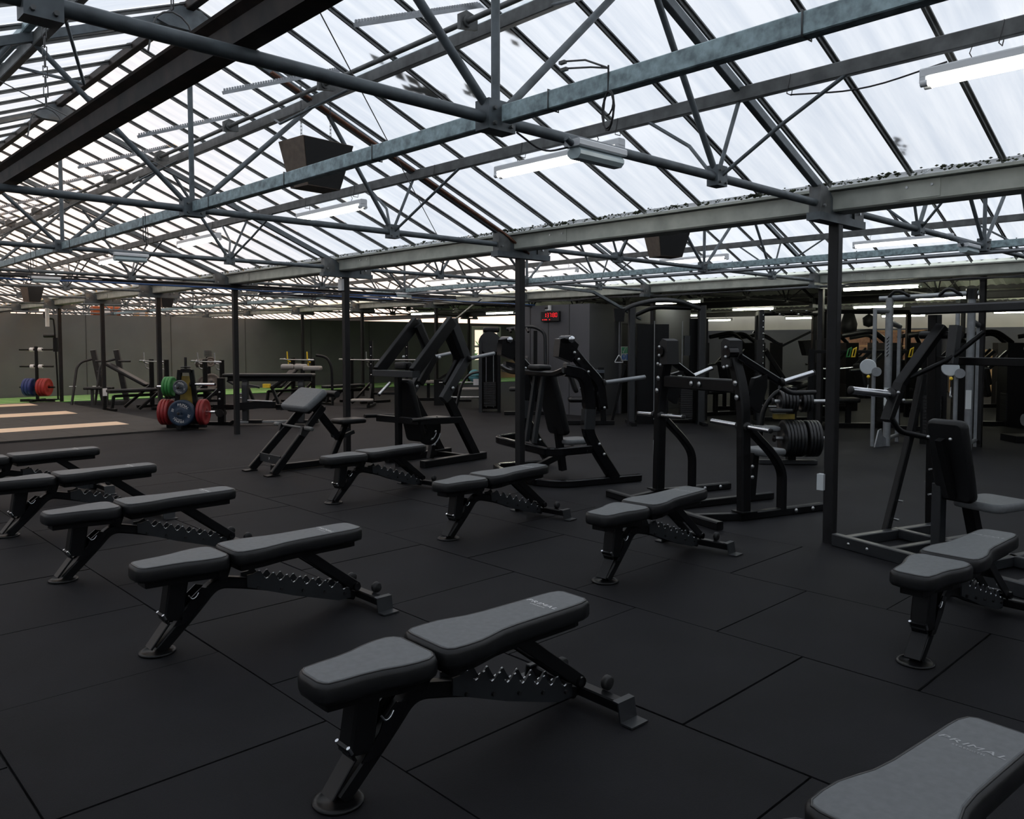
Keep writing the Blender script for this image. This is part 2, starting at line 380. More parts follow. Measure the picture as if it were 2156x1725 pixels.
for yy in (11.35, 11.95, 12.5):
    B().box((12.497, yy, 1.15), (0.012, 0.01, 2.3)).build('panel_joint', 'darksteel', ws)
d1 = B().box((13.95, 10.785, 0.95), (0.9, 0.03, 1.9)).build('door_1', 'frame'); tag(d1, kind='structure')
B().beam([(13.47, 10.78, 0), (13.47, 10.78, 1.93), (14.43, 10.78, 1.93), (14.43, 10.78, 0)], .05, .06, up=(0, 1, 0)).build('door_frame', 'wallpaint_blue', d1)
# white glazed double door in the back wall
d2 = thing('door_2', None, None, (22.6, 25.22, 0), kind='structure')
fr = B().beam([(-.78, 0, 0), (-.78, 0, 2.14), (.78, 0, 2.14), (.78, 0, 0)], .07, .09, up=(0, 1, 0)); fr.beam([(0, 0, 0), (0, 0, 2.14)], .12, .08, up=(0, 1, 0)); fr.build('door_frame', 'white', d2)
for s in (-1, 1):
    lf = B(); x0, x1 = (.05, .74) if s > 0 else (-.74, -.05)
    lf.beam([(x0 + .05, 0, .05), (x0 + .05, 0, 2.08), (x1 - .05, 0, 2.08), (x1 - .05, 0, .05)], .1, .06, up=(0, 1, 0), closed=True); lf.box(((x0 + x1) / 2, 0, .42), (x1 - x0, .05, .74)); lf.box(((x0 + x1) / 2, 0, 1.35), (x1 - x0, .05, .08))
    e = lf.build('door_leaf', 'white', d2)
    B().box(((x0 + x1) / 2, 0, 1.35), (x1 - x0 - .12, .012, 1.4)).build('pane', 'doorglass', e)
sh = B()
for i in range(260):
    c = V(rnd.uniform(20.5, 26), rnd.uniform(27.6, 29.2), abs(rnd.gauss(0.7, .5))); a = V(rnd.gauss(0, 1), rnd.gauss(0, 1), rnd.gauss(0, 1)).normalized(); b = a.orthogonal().normalized()
    sh.add([c + a * .22, c + b * .1, c - a * .22, c - b * .1], [(0, 1, 2, 3)])
tag(sh.build('garden_hedge', 'leaf'), 'bright green hedge seen through the white door', 'hedge', kind='stuff')

# ---- glass roofs
def slope_pt(dx, z_off=0.0): return (dx, 0, zroof(dx) + z_off)
def skin(me):        # the milky coat is on the inner face only
    me.materials.append(M['glass_skin']); me.polygons.foreach_set('material_index', [0 if i % 6 == 0 else 1 for i in range(len(me.polygons))]); return me
def pane_mesh(a, b, name):
    mb = B(); za, zb = zroof(a), zroof(b); w_ = PW / 2 - .012
    vs = [(a, -w_, za), (a, w_, za), (b, w_, zb), (b, -w_, zb), (a, -w_, za + .005), (a, w_, za + .005), (b, w_, zb + .005), (b, -w_, zb + .005)]
    return skin(mb.add(vs, [(3, 2, 1, 0), (4, 5, 6, 7), (0, 1, 5, 4), (1, 2, 6, 5), (2, 3, 7, 6), (3, 0, 4, 7)]).mesh(name, 'glass'))
XV = 1.08       # vent edge, measured from the ridge
pane_m = {s: [pane_mesh(s * .03, s * XV, 'roof_pane'), pane_mesh(s * (XV - .03), s * (SP / 2 - .10), 'roof_pane')] for s in (1, -1)}
def bar_mb(mb, s, x0=0.0, y=0.0):
    p0 = (x0 + s * .02, y, zroof(.02) - .012); p1 = (x0 + s * (SP / 2 - .10), y, zroof(SP / 2 - .10) - .012)
    mb.beam([p0, p1], .040, .010, ch=0); mb.beam([(p0[0], y, p0[2] - .015), (p1[0], y, p1[2] - .015)], .014, .022, ch=0); return mb
bar_m = {s: bar_mb(B(), s).mesh('glazing_bar', 'bar') for s in (1, -1)}
def vis(span, s, y):
    if span == 0: return (.3 < y < 29.5) if s > 0 else (1.5 < y < 15.5)
    if span == 1: return (1.0 < y < 26) if s > 0 else False
    return False
ceil = []
for span in (-1, 0, 1, 2):
    x0 = XL + SP * span + SP / 2
    root = thing('ceiling', None, None, (x0, 0, 0), kind='structure'); ceil.append(root)
    ylo, yhi = (-8, 46) if span < 2 else (25.3, 46)
    rest_p, rest_b = B(), B()
    i = math.floor((ylo - Y0) / PW)
    while Y0 + PW * (i + .5) < yhi:
        yc = Y0 + PW * (i + .5); yb = Y0 + PW * i
        for s in (1, -1):
            if vis(span, s, yc):
                for pm_ in pane_m[s]: raw(pm_, 'roof_pane', root, (0, yc, 0))
                raw(bar_m[s], 'glazing_bar', root, (0, yb, 0))
            else:
                for pm_ in pane_m[s]:
                    rest_p.add([(v_.co.x, v_.co.y + yc, v_.co.z) for v_ in pm_.vertices], [tuple(p_.vertices) for p_ in pm_.polygons])
                if yb > -6: bar_mb(rest_b, s, 0, yb)
        i += 1
    rp = rest_p.build('distant_panes', 'glass', root); skin(rp.data); tag(rp, kind='stuff'); tag(rest_b.build('distant_bars', 'bar', root), kind='stuff')
    yl, yh = (-8, 46) if span < 2 else (25.3, 46)
    B().beam([(0, yl, ZR - .03), (0, yh, ZR - .03)], .06, .09).build('ridge_beam', 'trough' if span == 0 else 'bar', root)
    for s in (1, -1):
        if span in (0, 1) or s > 0:
            B().beam([(s * 2.03, yl, zroof(2.03) - .155), (s * 2.03, yh, zroof(2.03) - .155)], .045, .085).build('purlin', 'bar', root)
            B().beam([(s * 1.0, yl, zroof(1.0) - .125), (s * 1.0, yh, zroof(1.0) - .125)], .05, .085).build('vent_purlin', 'bar', root)
            B().beam([(s * 1.06, yl, zroof(1.06) - .045), (s * 1.06, yh, zroof(1.06) - .045)], .05, .05).build('vent_sill', 'galv', root)
# ---- opaque corrugated roofs on the right
def corr(root, x0, ylo, yhi):
    for s in (1, -1):
        mb = B(); n_ = int((yhi - ylo) / .19); vs = []; fs = []
        for i in range(n_ * 2 + 1):
            y = ylo + i * .095; dz = (0, .035)[i % 2]
            vs += [(s * .0, y, ZR + dz), (s * (SP / 2 + .02), y, ZE - .06 + dz)]
            if i: fs.append((2 * i - 2, 2 * i - 1, 2 * i + 1, 2 * i))
        mb.add(vs, fs); mb.build('roof_sheet', 'sheet', root)
        for dx in (.5, 1.2, 1.9, 2.6, 3.1):
            B().beam([(s * dx, ylo, zroof(dx) - .06), (s * dx, yhi, zroof(dx) - .06)], .05, .09).build('purlin', 'darksteel', root)
for span, (a, b) in ((2, (-8, 25.3)), (3, (-8, 25.3))):
    x0 = XL + SP * span + SP / 2
    rr_ = thing('ceiling', None, None, (x0, 0, 0), kind='structure'); corr(rr_, x0, a, b)

# ---- gutters between the spans
for i, xg in enumerate((XL, XG, XG + SP, XG + 2 * SP, XG + 3 * SP)):
    g_ = thing('trim_%d' % (i + 1), None, None, (xg, 0, 0), kind='structure')
    yh = 46 if i < 4 else 25
    mb = B(); mb.beam([(0, -8, 2.525), (0, yh, 2.525)], .22, .15, ch=.012); mb.beam([(-.13, -8, 2.605), (-.13, yh, 2.605)], .06, .02, ch=0); mb.beam([(.13, -8, 2.605), (.13, yh, 2.605)], .06, .02, ch=0)
    mb.build('gutter_beam', 'gutter' if i < 3 else 'darksteel', g_)
    if i in (1, 2):
        for k in range(0, 8):
            yy = ty(k) - .62
            e = B().box((-.1125, yy, 2.53), (.006, .26, .12)).build('splice_plate', 'gutter', g_)
            bb = B()
            for q in (-.08, .08): bb.cyl((-.112, yy + q, 2.55), (-.124, yy + q, 2.55), .009, 6)
            tag(bb.build('bolt', 'steel', e), kind='stuff')
moss = B()
for i in range(900):
    y = rnd.uniform(.5, 14) if i % 3 else rnd.uniform(1, 7); r_ = rnd.uniform(.002, .009) * (1.9 if rnd.random() < .10 else 1)
    d = rnd.choice((.0, .0, .01, .03)) + rnd.random() * .02
    c = V(XG - .12 - d, y, 2.63 + d * .4 + rnd.uniform(-.005, .01))
    moss.add([c + V(r_ * 1.5, 0, 0), c + V(0, r_ * rnd.uniform(1, 2.6), 0), c + V(-r_ * 1.5, 0, 0), c + V(0, -r_ * 2, 0), c + V(0, 0, r_), c + V(0, 0, -r_)], [(0, 1, 4), (1, 2, 4), (2, 3, 4), (3, 0, 4), (1, 0, 5), (2, 1, 5), (3, 2, 5), (0, 3, 5)])
for (dx, y, r_) in ((2.6, .62, .07), (2.45, 1.18, .045), (1.35, 5.05, .09), (1.55, 4.62, .06), (1.2, 3.85, .05), (3.0, 2.1, .03)):
    for q in range(14):
        c = V(2.47 + dx + rnd.gauss(0, r_ * 1.6), y + rnd.gauss(0, r_ * .45), 0); c.z = zroof(c.x - 2.47) + .012; s_ = r_ * rnd.uniform(.3, .6)
        moss.add([c + V(s_ * 1.6, 0, -s_ * .6), c + V(0, s_, 0), c + V(-s_ * 1.6, 0, s_ * .6), c + V(0, -s_, 0), c + V(0, 0, .01), c + V(0, 0, -.006)], [(0, 1, 4), (1, 2, 4), (2, 3, 4), (3, 0, 4), (1, 0, 5), (2, 1, 5), (3, 2, 5), (0, 3, 5)])
tag(moss.build('moss', 'moss', None), 'dark moss grown along the gutter edge of the glass', 'moss', kind='stuff')

# ---- roof trusses
def make_truss(matn, name='roof_truss'):
    t_ = thing(name, None, None)
    zc = 2.49; n1, n3 = -1.80, 1.80; hw = SP / 2 - .14
    B().tube([(-hw, 0, zc), (hw, 0, zc)], .026, 10).build('bottom_chord', matn, t_)
    for s in (1, -1):
        B().beam([(s * .02, 0, zroof(0) - .10), (s * (hw - .02), 0, zroof(hw) - .12)], .045, .06, ch=.004).build('rafter', matn, t_)
        for p0, p1, r_ in (((0, 0, zc), (s * 1.02, 0, zroof(1.02) - .13), .020), ((s * 1.80, 0, zc), (s * 1.16, 0, zroof(1.16) - .13), .019), ((s * 1.80, 0, zc), (s * 2.06, 0, zroof(2.06) - .12), .013)):
            B().tube([p0, p1], r_, 8).build('web_tube', matn, t_)
        for q in (1, -1):
            B().tube([(s * 1.80, q * .02, zc), (s * 1.95, q * .30, zc + .26), (s * 2.03, q * .72, zroof(2.03) - .16)], .012, 7).build('knee_brace', matn, t_)
            B().tube([(s * .72, 0, zc + .76), (s * 1.0, q * .62, zroof(1.0) - .14)], .011, 7).build('knee_brace', matn, t_)
        e = B().box((s * 1.80, 0, zc + .005), (.105, .075, .12)).build('gusset', matn, t_)
        bb = B()
        for dx in (-.03, .03):
            for dz in (-.035, .035):
                bb.cyl((s * 1.80 + dx, -.037, zc + dz), (s * 1.80 + dx, -.05, zc + dz), .008, 6)
        tag(bb.build('bolt', 'bar', e), kind='stuff')
        B().prism([(0, 0), (.34, 0), (.34, .05), (.18, .19), (0, .19)], (s * hw - s * .2, 0, 2.40), (s, 0, 0), (0, 0, 1), .05).build('end_plate', matn, t_)
    B().tube([(0, 0, zc), (0, 0, zroof(0) - .1)], .020, 8).build('king_tube', matn, t_)
    e = B().box((0, 0, zc + .01), (.16, .09, .13)).build('gusset', matn, t_)
    bb = B()
    for dx in (-.05, .0, .05): bb.cyl((dx, -.045, zc + .045 - abs(dx) * .2), (dx, -.06, zc + .045 - abs(dx) * .2), .009, 6)
    for dx in (-.05, .05): bb.cyl((dx, -.045, zc - .03), (dx, -.06, zc - .03), .009, 6)
    tag(bb.build('bolt', 'bar', e), kind='stuff')
    B().prism([(-.26, -.13), (-.16, -.16), (.16, -.16), (.26, -.13), (.08, 0), (-.08, 0)], (0, 0, ZR - .06), (1, 0, 0), (0, 0, 1), .075).build('apex_plate', matn, t_)
    return t_
ordn = ['nearest', 'second', 'third', 'fourth', 'fifth', 'sixth', 'seventh']
tr0 = make_truss('tube'); first = True
for span, nm in ((0, 'over the bench area'), (1, 'behind the first gutter')):
    x0 = XL + SP * span + SP / 2
    for k in range(-1, 13):
        if k in range(0, 6): lb = 'galvanised tube roof truss %s, %s from the camera' % (nm, ordn[k]); gp = None
        elif k < 0: lb = 'galvanised roof truss %s, overhead at the picture edge' % nm; gp = None
        else: lb = 'thin far roof truss %s, number %s from the camera' % (nm, ['seven', 'eight', 'nine', 'ten', 'eleven', 'twelve', 'thirteen'][k - 6]); gp = 'outlying roof trusses ' + nm
        if first: o = tr0; o.location = (x0, ty(k), 0); first = False; tag(o, lb, 'truss', gp)
        else:
            o = dup(tr0, (x0, ty(k), 0), 0, lb, gp); o['category'] = 'truss'
            if not gp and 'group' in o: del o['group']
tr2 = make_truss('darksteel')
for i, k in enumerate(range(0, 7)):
    lb = '%s dark steel truss under the corrugated roof, counting from the camera' % ordn[i]; x0 = XL + SP * 2 + SP / 2
    o = tr2 if i == 0 else dup(tr2, (x0, ty(k), 0), 0)
    o.location = (x0, ty(k), 0); tag(o, lb, 'truss', 'dark trusses under corrugated roof')

# longitudinal beams that tie the trusses together
for span, lb, mm in ((0, 'galvanised square beam along the middle of the bench area trusses', 'galv'), (1, 'galvanised beam along the middle of the trusses behind the first gutter', 'galv')):
    x0 = XL + SP * span + SP / 2
    t_ = thing('tie_beam', lb, 'beam', (x0, 0, 0))
    for k in range(-2, 13):
        B().beam([(0, ty(k) + .07, 2.50), (0, ty(k + 1) - .07, 2.50)], .055, .075, ch=.004).build('beam_length', mm, t_)
# conduit under the beam of the second span
t_ = thing('conduit', 'bright steel conduit strapped beneath the beam behind the first gutter', 'conduit', (XG + SP / 2, 0, 0))
B().tube([(0, 0, 2.425), (0, 14.5, 2.425)], .022, 10).build('pipe', 'silver', t_)
for i in range(9): B().tube([(.0, .8 + i * 1.6, 2.40), (0, .8 + i * 1.6, 2.55)], .006, 6).build('strap', 'wire', t_)

# ---- posts
def make_post(h=2.38, head=True):
    p = thing('steel_post', None, None)
    B().beam([(0, 0, 0), (0, 0, h)], .078, .078, up=(0, 1, 0), ch=.006).build('shaft', 'postpaint', p)
    if head:
        mb = B(); mb.beam([(-.36, 0, h + .015), (.40, 0, h + .015)], .10, .055, ch=0); mb.build('head_channel', 'tube', p)
        for s in (-1, 1):
            e = B().prism([(0, 0), (.16, 0), (.16, .10), (.10, .19), (0, .19)] if s < 0 else [(0, 0), (.16, 0), (.16, .13), (0, .13)], (-.34 if s < 0 else .22, 0, h + .04), (1, 0, 0), (0, 0, 1), .085).build('head_plate', 'bar', p)
            B().cyl((-.30 if s < 0 else .28, -.05, h + .09), (-.30 if s < 0 else .28, -.062, h + .09), .012, 6).build('bolt', 'steel', e)
    return p
p0 = make_post()
plab = ['black steel post nearest the camera, beside the incline press machine', 'black steel post beside the glossy black chest press machine', 'black steel post behind the preacher curl bench', 'black steel post right of the coloured plate tree', 'black steel post left of the coloured plate tree', 'black steel post with a white notice, beside the squat rack', 'thin black post beside the red and blue plate tree']
for k in range(7):
    o = p0 if k == 0 else dup(p0, (XG, ty(k), 0), 0)
    o.location = (XG, ty(k), 0); tag(o, plab[k], 'post')
for k in (1, 2, 4, 5, 6):
    o = dup(p0, (XG + SP, ty(k), 0), 0); tag(o, '%s thin black post under the second gutter, counting from the camera' % ordn[(1, 2, 4, 5, 6).index(k)], 'post', 'posts of the second row')
for k in range(0, 7):
    o = dup(p0, (XG + 2 * SP, ty(k), 0), 0); tag(o, '%s dark post of the third row, under the corrugated roof, counting from the camera' % ordn[k], 'post', 'posts of the third row')
o = make_post(2.45, False); o.location = (12.87, 3.73, 0); tag(o, 'thin dark post right of the silver cable machine', 'post')
o = B().box((XG, ty(5) - .045, .40), (.09, .012, .17)).build('post_notice', 'white'); tag(o, 'small white notice stuck low on a far left post', 'notice')
o = B().box((XG - .045, ty(0) + .05, .46), (.05, .05, .12)).build('power_socket', 'paleplastic'); tag(o, 'pale grey power socket on the nearest post', 'socket')
o = B().box((XG - .05, ty(2) + .02, 2.27), (.05, .09, .15)).build('junction_box', 'white'); tag(o, 'small white junction box high on the post behind the preacher bench', 'box')

# ---- dark trough hanging under the ridge
t_ = thing('hanging_trough', 'long dark rusty metal trough hung on chains beneath the ridge', 'trough', (1.31, 0, 0))
prof = [(-.085, .055), (-.08, .045), (-.050, .025), (-.042, -.045), (.042, -.045), (.050, .025), (.08, .045), (.085, .055), (.046, .038), (.033, -.033), (-.033, -.033), (-.046, .038)]
B().sweep([(0, -3, 2.575), (0, 30, 2.575)], prof).build('channel', 'trough', t_)
for i, y in enumerate([-2.2 + 1.85 * j for j in range(16)]):
    mb = B(); mb.tube(fillet([(-.10, y, 2.65), (-.07, y, 2.8), (.0, y, 2.84), (.07, y, 2.8), (.10, y, 2.65)], .05, 2), .004, 5)
    for q in range(9):
        zc = 2.87 + q * .055; a, b = (.011, 0) if q % 2 else (0, .011)
        mb.tube([(a, y + b, zc - .03), (-a, y - b, zc - .03), (-a, y - b, zc + .03), (a, y + b, zc + .03)], .003, 4, closed=True)
    mb.tube([(0, y, 3.36), (.02, y, zroof(1.14) - .03)], .003, 4)
    mb.build('hanger_chain', 'wire', t_)

# ---- vent gear: shaft, racks and brackets
t_ = thing('vent_gear', 'steel vent opening shaft with toothed racks along the upper purlin', 'vent gear', (0, 0, 0))
B().tube([(3.30, -3, 3.47), (3.30, 32, 3.47)], .018, 8).build('shaft', 'bar', t_)
rk = B(); rk.beam([(0, 0, 0), (-1.02, 0, -.40)], .012, .022, ch=0)
for i in range(52):
    u_ = i / 52; rk.box((-1.02 * u_ - .006, 0, -.40 * u_ + .017), (.011, .012, .016))
rkm = rk.mesh('rack', 'silver')
bkm = B(); bkm.prism([(-.05, -.05), (.09, -.03), (.09, .05), (.0, .07), (-.05, .04)], (0, 0, 0), (1, 0, 0), (0, 0, 1), .03); bkm.lathe([(0, -.03), (.035, -.03), (.035, .03), (0, .03)], (0, 0, 0), (0, 1, 0), 10, False); bkm = bkm.mesh('pinion_bracket', 'bar')
for i in range(17):
    y = .54 + 1.665 * i
    raw(rkm, 'rack', t_, (3.52, y, 3.64)); raw(bkm, 'pinion_bracket', t_, (3.30, y, 3.47))

# ---- cables, conduits and wire ties
t_ = thing('brown_conduit', 'rusty brown conduit pair running down the second rafter', 'conduit', (0, ty(1) - .05, 0))
for q in (0, .03): B().tube([(3.1, q, zroof(.63) - .12), (5.6, q, zroof(3.13) - .13), (5.95, q, 2.42)], .011, 7).build('pipe', 'rust', t_)
t_ = thing('cable_bundle', 'thick bundle of black and blue cables strapped along the fourth truss', 'cables', (0, ty(3), 0))
for q in range(7):
    pts = [(x_ * 1.0, -.06 + .02 * (q % 3) + rnd.uniform(-.01, .01), 2.43 - .03 * (q // 3) + rnd.uniform(-.015, .012)) for x_ in [1.4 + .7 * i for i in range(14)]]
    B().tube(pts, .015, 6).build('cable', 'bluecable' if q in (5, 6) else 'cable', t_)
t_ = thing('cable_run', 'sagging black cables along the truss in front of the store room', 'cables', (0, ty(3) - .2, 0))
for q in range(5):
    pts = [(x_, rnd.uniform(-.03, .03), 2.33 + rnd.uniform(-.05, .02)) for x_ in [6.2 + .8 * i for i in range(9)]]
    B().tube(pts, .012, 6).build('cable', 'bluecable' if q == 2 else 'cable', t_)
t_ = thing('gutter_cable', 'pair of grey cables clipped under the second gutter', 'cables', (0, 0, 0))
for q in range(3):
    pts = [(12.53 - .01 * q, .8 + .75 * i, 2.40 + rnd.uniform(-.03, .01)) for i in range(17)]
    B().tube(pts, .011, 6).build('cable', ('silver', 'cable', 'cable')[q], t_)
def coil(name, label, c, mt='cable', n_=3, r_=.05):
    mb = B()
    for i in range(n_):
        a0 = rnd.uniform(0, 3); rx, rz_ = r_ * rnd.uniform(.7, 1.1), r_ * rnd.uniform(.9, 1.5); dy = rnd.uniform(-.02, .02)
        mb.tube([(c[0] + rx * math.cos(a0 + j * .6) * .5 + dy, c[1] + rx * math.cos(a0 + j * .6) + dy, c[2] - rz_ + rz_ * math.sin(a0 + j * .6)) for j in range(11)], .0035, 5, closed=False)
    mb.tube([(c[0], c[1], c[2] + .1), (c[0] + .005, c[1] + .004, c[2])], .004, 5)
    return tag(mb.build(name, mt), label, 'cable')
coil('cable_coil', 'loop of spare black cable hanging from the galvanised beam, nearest', (2.44, 2.02, 2.46))
coil('cable_coil', 'loop of spare cable hanging from the beam left of the second truss', (2.44, 6.9, 2.46), n_=2, r_=.07)
coil('cable_coil', 'loop of spare cable hanging from the beam left of the third truss', (2.44, 10.5, 2.46), n_=2, r_=.06)
mb = B(); mb.tube([(2.44, 2.02, 2.55), (2.42, 2.12, 2.60), (2.40, 2.2, 2.61)], .004, 5); mb.tube([(2.44, 2.02, 2.55), (2.43, 2.1, 2.57), (2.41, 2.2, 2.585)], .004, 5); mb.box((2.40, 2.22, 2.61), (.016, .03, .012)); mb.box((2.41, 2.22, 2.585), (.016, .03, .012))
tag(mb.build('cable_tail', 'wire'), 'cable ends with connectors tied on top of the galvanised beam', 'cable')
ties = B()
for k in range(0, 7):
    for yy in (.35, 1.45, 2.4):
        y = ty(k) - yy; ties.tube([(4.475, y, 3.06), (4.475, y + .02, 2.955), (4.53, y + .02, 2.955), (4.53, y, 3.06)], .003, 4, closed=True)
        ties.tube([(2.44, y, 2.54), (2.44, y, 2.46), (2.505, y, 2.46), (2.505, y, 2.54)], .003, 4, closed=True)
tag(ties.build('wire_ties', 'wire'), 'thin wire ties wrapped round beam and purlin', 'wire', kind='stuff')
for i, (a, b, lb) in enumerate((((4.5, 2.35, 2.95), (4.5, 1.5, 2.93), 'thin cable drooping to the nearest strip lamp'), ((2.6, 2.69, 2.46), (2.92, 2.66, 2.44), 'thin cable along the nearest chord to the emergency light'))):
    m_ = ((a[0] + b[0]) / 2, (a[1] + b[1]) / 2, min(a[2], b[2]) - .05)
    tag(B().tube(fillet([a, m_, b], .25, 5), .005, 5).build('lamp_cable', 'cable'), lb, 'cable')
for i, (a, b, lb) in enumerate((((1.5, 3.2, 3.5), (5.6, 7.0, 2.62), 'thin bracing wire crossing under the nearest roof bays'), ((.2, 5.0, 3.2), (4.2, 9.0, 3.1), 'thin bracing wire crossing under the second roof bay'), ((.2, 8.4, 3.2), (4.4, 12.4, 3.0), 'thin bracing wire crossing under the third roof bay'))):
    tag(B().tube([a, b], .004, 5).build('bracing_wire', 'wire'), lb, 'wire')
B_ = B().beam([(9.3, 9.35, 2.46), (10.9, 9.35, 2.40), (12.35, 9.4, 1.95)], .05, .05, up=(0, 1, 0)).build('brace', 'tube'); tag(B_, 'grey steel brace slanting down beside the store room', 'brace')
tag(B().beam([(10.9, 12.3, 2.4), (12.62, 15.9, 1.72)], .04, .04).build('brace', 'gutter'), 'pale steel brace slanting down behind the row machine', 'brace')
# ================================================================== LAMPS, SPEAKERS, SIGNS
def make_lamp(lit):
    t_ = thing('strip_lamp', None, None)
    B().beam([(0, -.64, .03), (0, .64, .03)], .075, .05, up=(0, 0, 1), ch=.008).build('housing', 'lampwhite', t_)
    for s in (-1, 1):
        B().tube([(s * .028, -.60, -.022), (s * .028, .60, -.022)], .014, 10).build('lamp_tube', lit, t_)
    for s in (-1, 1):
        mb = B()
        for q in (-1, 1): mb.cyl((q * .028, s * .60, -.022), (q * .028, s * .635, -.022), .018, 10)
        mb.box((0, s * .625, -.005), (.075, .03, .03)); mb.build('end_cap', 'lampwhite', t_)
        B().tube([(0, s * .4, .05), (.01, s * .42, .09), (0, s * .40, .13)], .003, 4).build('hook', 'wire', t_)
    return t_
l0 = make_lamp('lit'); l1 = make_lamp('litgreen')
LA = [(4.50, .98, 2.86, 'strip lamp with twin tubes at the top right corner'), (4.50, 4.24, 2.87, 'strip lamp with twin tubes right above the emergency light'), (4.50, 7.46, 2.86, 'strip lamp with twin tubes under the purlin, below the nearer speaker'), (4.50, 10.8, 2.86, 'strip lamp with twin tubes, third along the purlin'), (4.50, 14.2, 2.86, 'lit strip lamp far along the purlin on the left'), (4.5, 17.5, 2.86, 'smallest lit strip lamp at the far left of the roof')]
LB = [(11.3, 4.28, 2.85, 'lit strip lamp behind the nearest post, right of it'), (11.3, 7.55, 2.85, 'lit strip lamp between the two nearest posts'), (11.3, 10.7, 2.85, 'lit strip lamp seen right of the second post'), (11.3, 14.0, 2.85, 'lit strip lamp seen left of the second post'), (11.3, 20.6, 2.85, 'lit strip lamp above the far racks')]
for i, (x_, y_, z_, lb) in enumerate(LA + LB):
    o = l0 if i == 0 else dup(l0, (x_, y_, z_), 0)
    o.location = (x_, y_, z_); tag(o, lb, 'lamp')
LC = [(13.7, 5.5, 2.42, 'brightest long strip lamp under the corrugated roof'), (15.3, 10.6, 2.42, 'strip lamp above the pulldown station'), (17.8, 5.8, 2.42, 'strip lamp above the silver cable machine'), (19.8, 11.3, 2.42, 'strip lamp left of the power rack top'), (15.5, 20.2, 2.42, 'strip lamp above the row machine'), (16.9, 18.2, 2.42, 'strip lamp left of the second post, under dark roof')]
LD = [(22.0, 15.1, 2.38), (24.5, 12.2, 2.30), (24.6, 9.2, 2.30), (22.2, 6.3, 2.40), (24.8, 15.6, 2.30), (23.5, 25.0 - 3, 2.38), (20.8, 8.4, 2.42), (25.2, 6.4, 2.35)]
for i, (x_, y_, z_, lb) in enumerate(LC):
    o = l1 if i == 0 else dup(l1, (x_, y_, z_), 0)
    o.location = (x_, y_, z_); tag(o, lb, 'lamp')
FO = ['nearest', 'second', 'third', 'fourth', 'fifth', 'sixth', 'seventh', 'farthest']
for i, (x_, y_, z_) in enumerate(sorted(LD, key=lambda q: q[0] * .69 + q[1] * .72)):
    tag(dup(l1, (x_, y_, z_), 0), 'small lit strip lamp far back right, %s of eight from the camera' % FO[i], 'lamp', 'far strip lamps on the right')
for o in [q for q in bpy.data.objects if q.name.startswith('strip_lamp') and q.location.x > 12.7]:
    hh = zroof(((o.location.x - XL) % SP) - SP / 2) - o.location.z - .005
    for s in (-1, 1): B().tube([(0, s * .4, .05), (0, s * .4, hh)], .004, 5).build('hanger_rod', 'wire', o)
# unlit emergency bulkhead lights on the chords
def make_bulk():
    t_ = thing('emergency_light', None, None)
    B().beam([(-.18, 0, .035), (.18, 0, .035)], .10, .035, ch=.006).build('housing', 'lampwhite', t_)
    B().beam([(-.165, 0, -.01), (.165, 0, -.01)], .085, .055, ch=.02).build('diffuser', 'clearplastic', t_)
    B().cyl((-.18, 0, .03), (-.22, 0, .05), .015, 8).build('gland', 'tube', t_)
    return t_
b0 = make_bulk()
for i, (x_, y_, z_, lb) in enumerate(((3.09, ty(0) - .06, 2.42, 'boxy clear emergency light on the nearest truss'), (3.12, ty(2) - .06, 2.42, 'boxy clear emergency light on the third truss'), (3.1, ty(3) - .1, 2.36, 'boxy clear emergency light by the cable bundle'), (8.65, ty(0) - .05, 2.40, 'boxy clear emergency light at the right, behind the nearest post'), (9.2, ty(3) - .05, 2.40, 'boxy clear emergency light left of the second post'))):
    o = b0 if i == 0 else dup(b0, (x_, y_, z_), 0)
    o.location = (x_, y_, z_); tag(o, lb, 'light')

# wedge shaped loudspeakers on chains
def make_speaker(chain=.45):
    t_ = thing('loudspeaker', None, None)
    # wide top, narrow bottom, front slanting down
    a, b, h, c, d = .24, .17, .36, .155, .10
    vs = [(-a, -b, h), (a, -b, h), (a, b, h), (-a, b, h), (-c, -d, 0), (c, -d, 0), (c, b * .8, 0), (-c, b * .8, 0)]
    B().add(vs, [(0, 1, 2, 3), (7, 6, 5, 4), (1, 5, 6, 2), (3, 2, 6, 7), (0, 3, 7, 4), (4, 5, 1, 0)]).build('cabinet', 'mdf', t_)
    o_ = -.006
    B().add([(-a + .006, -b + o_, h - .006), (a - .006, -b + o_, h - .006), (c - .006, -d + o_, .006), (-c + .006, -d + o_, .006), (-a + .006, -b, h - .006), (a - .006, -b, h - .006), (c - .006, -d, .006), (-c + .006, -d, .006)], [(3, 2, 1, 0), (0, 1, 5, 4), (1, 2, 6, 5), (2, 3, 7, 6), (3, 0, 4, 7)]).build('grille', 'grille', t_)
    for s in (-1, 1):
        mb = B()
        for q in range(int(chain / .028)):
            zc = h + .014 + q * .028; e, f_ = (.006, 0) if q % 2 else (0, .006)
            mb.tube([(s * .14 + e, f_, zc - .017), (s * .14 - e, -f_, zc - .017), (s * .14 - e, -f_, zc + .017), (s * .14 + e, f_, zc + .017)], .002, 4, closed=True)
        mb.build('chain', 'wire', t_)
    return t_
s0 = make_speaker()
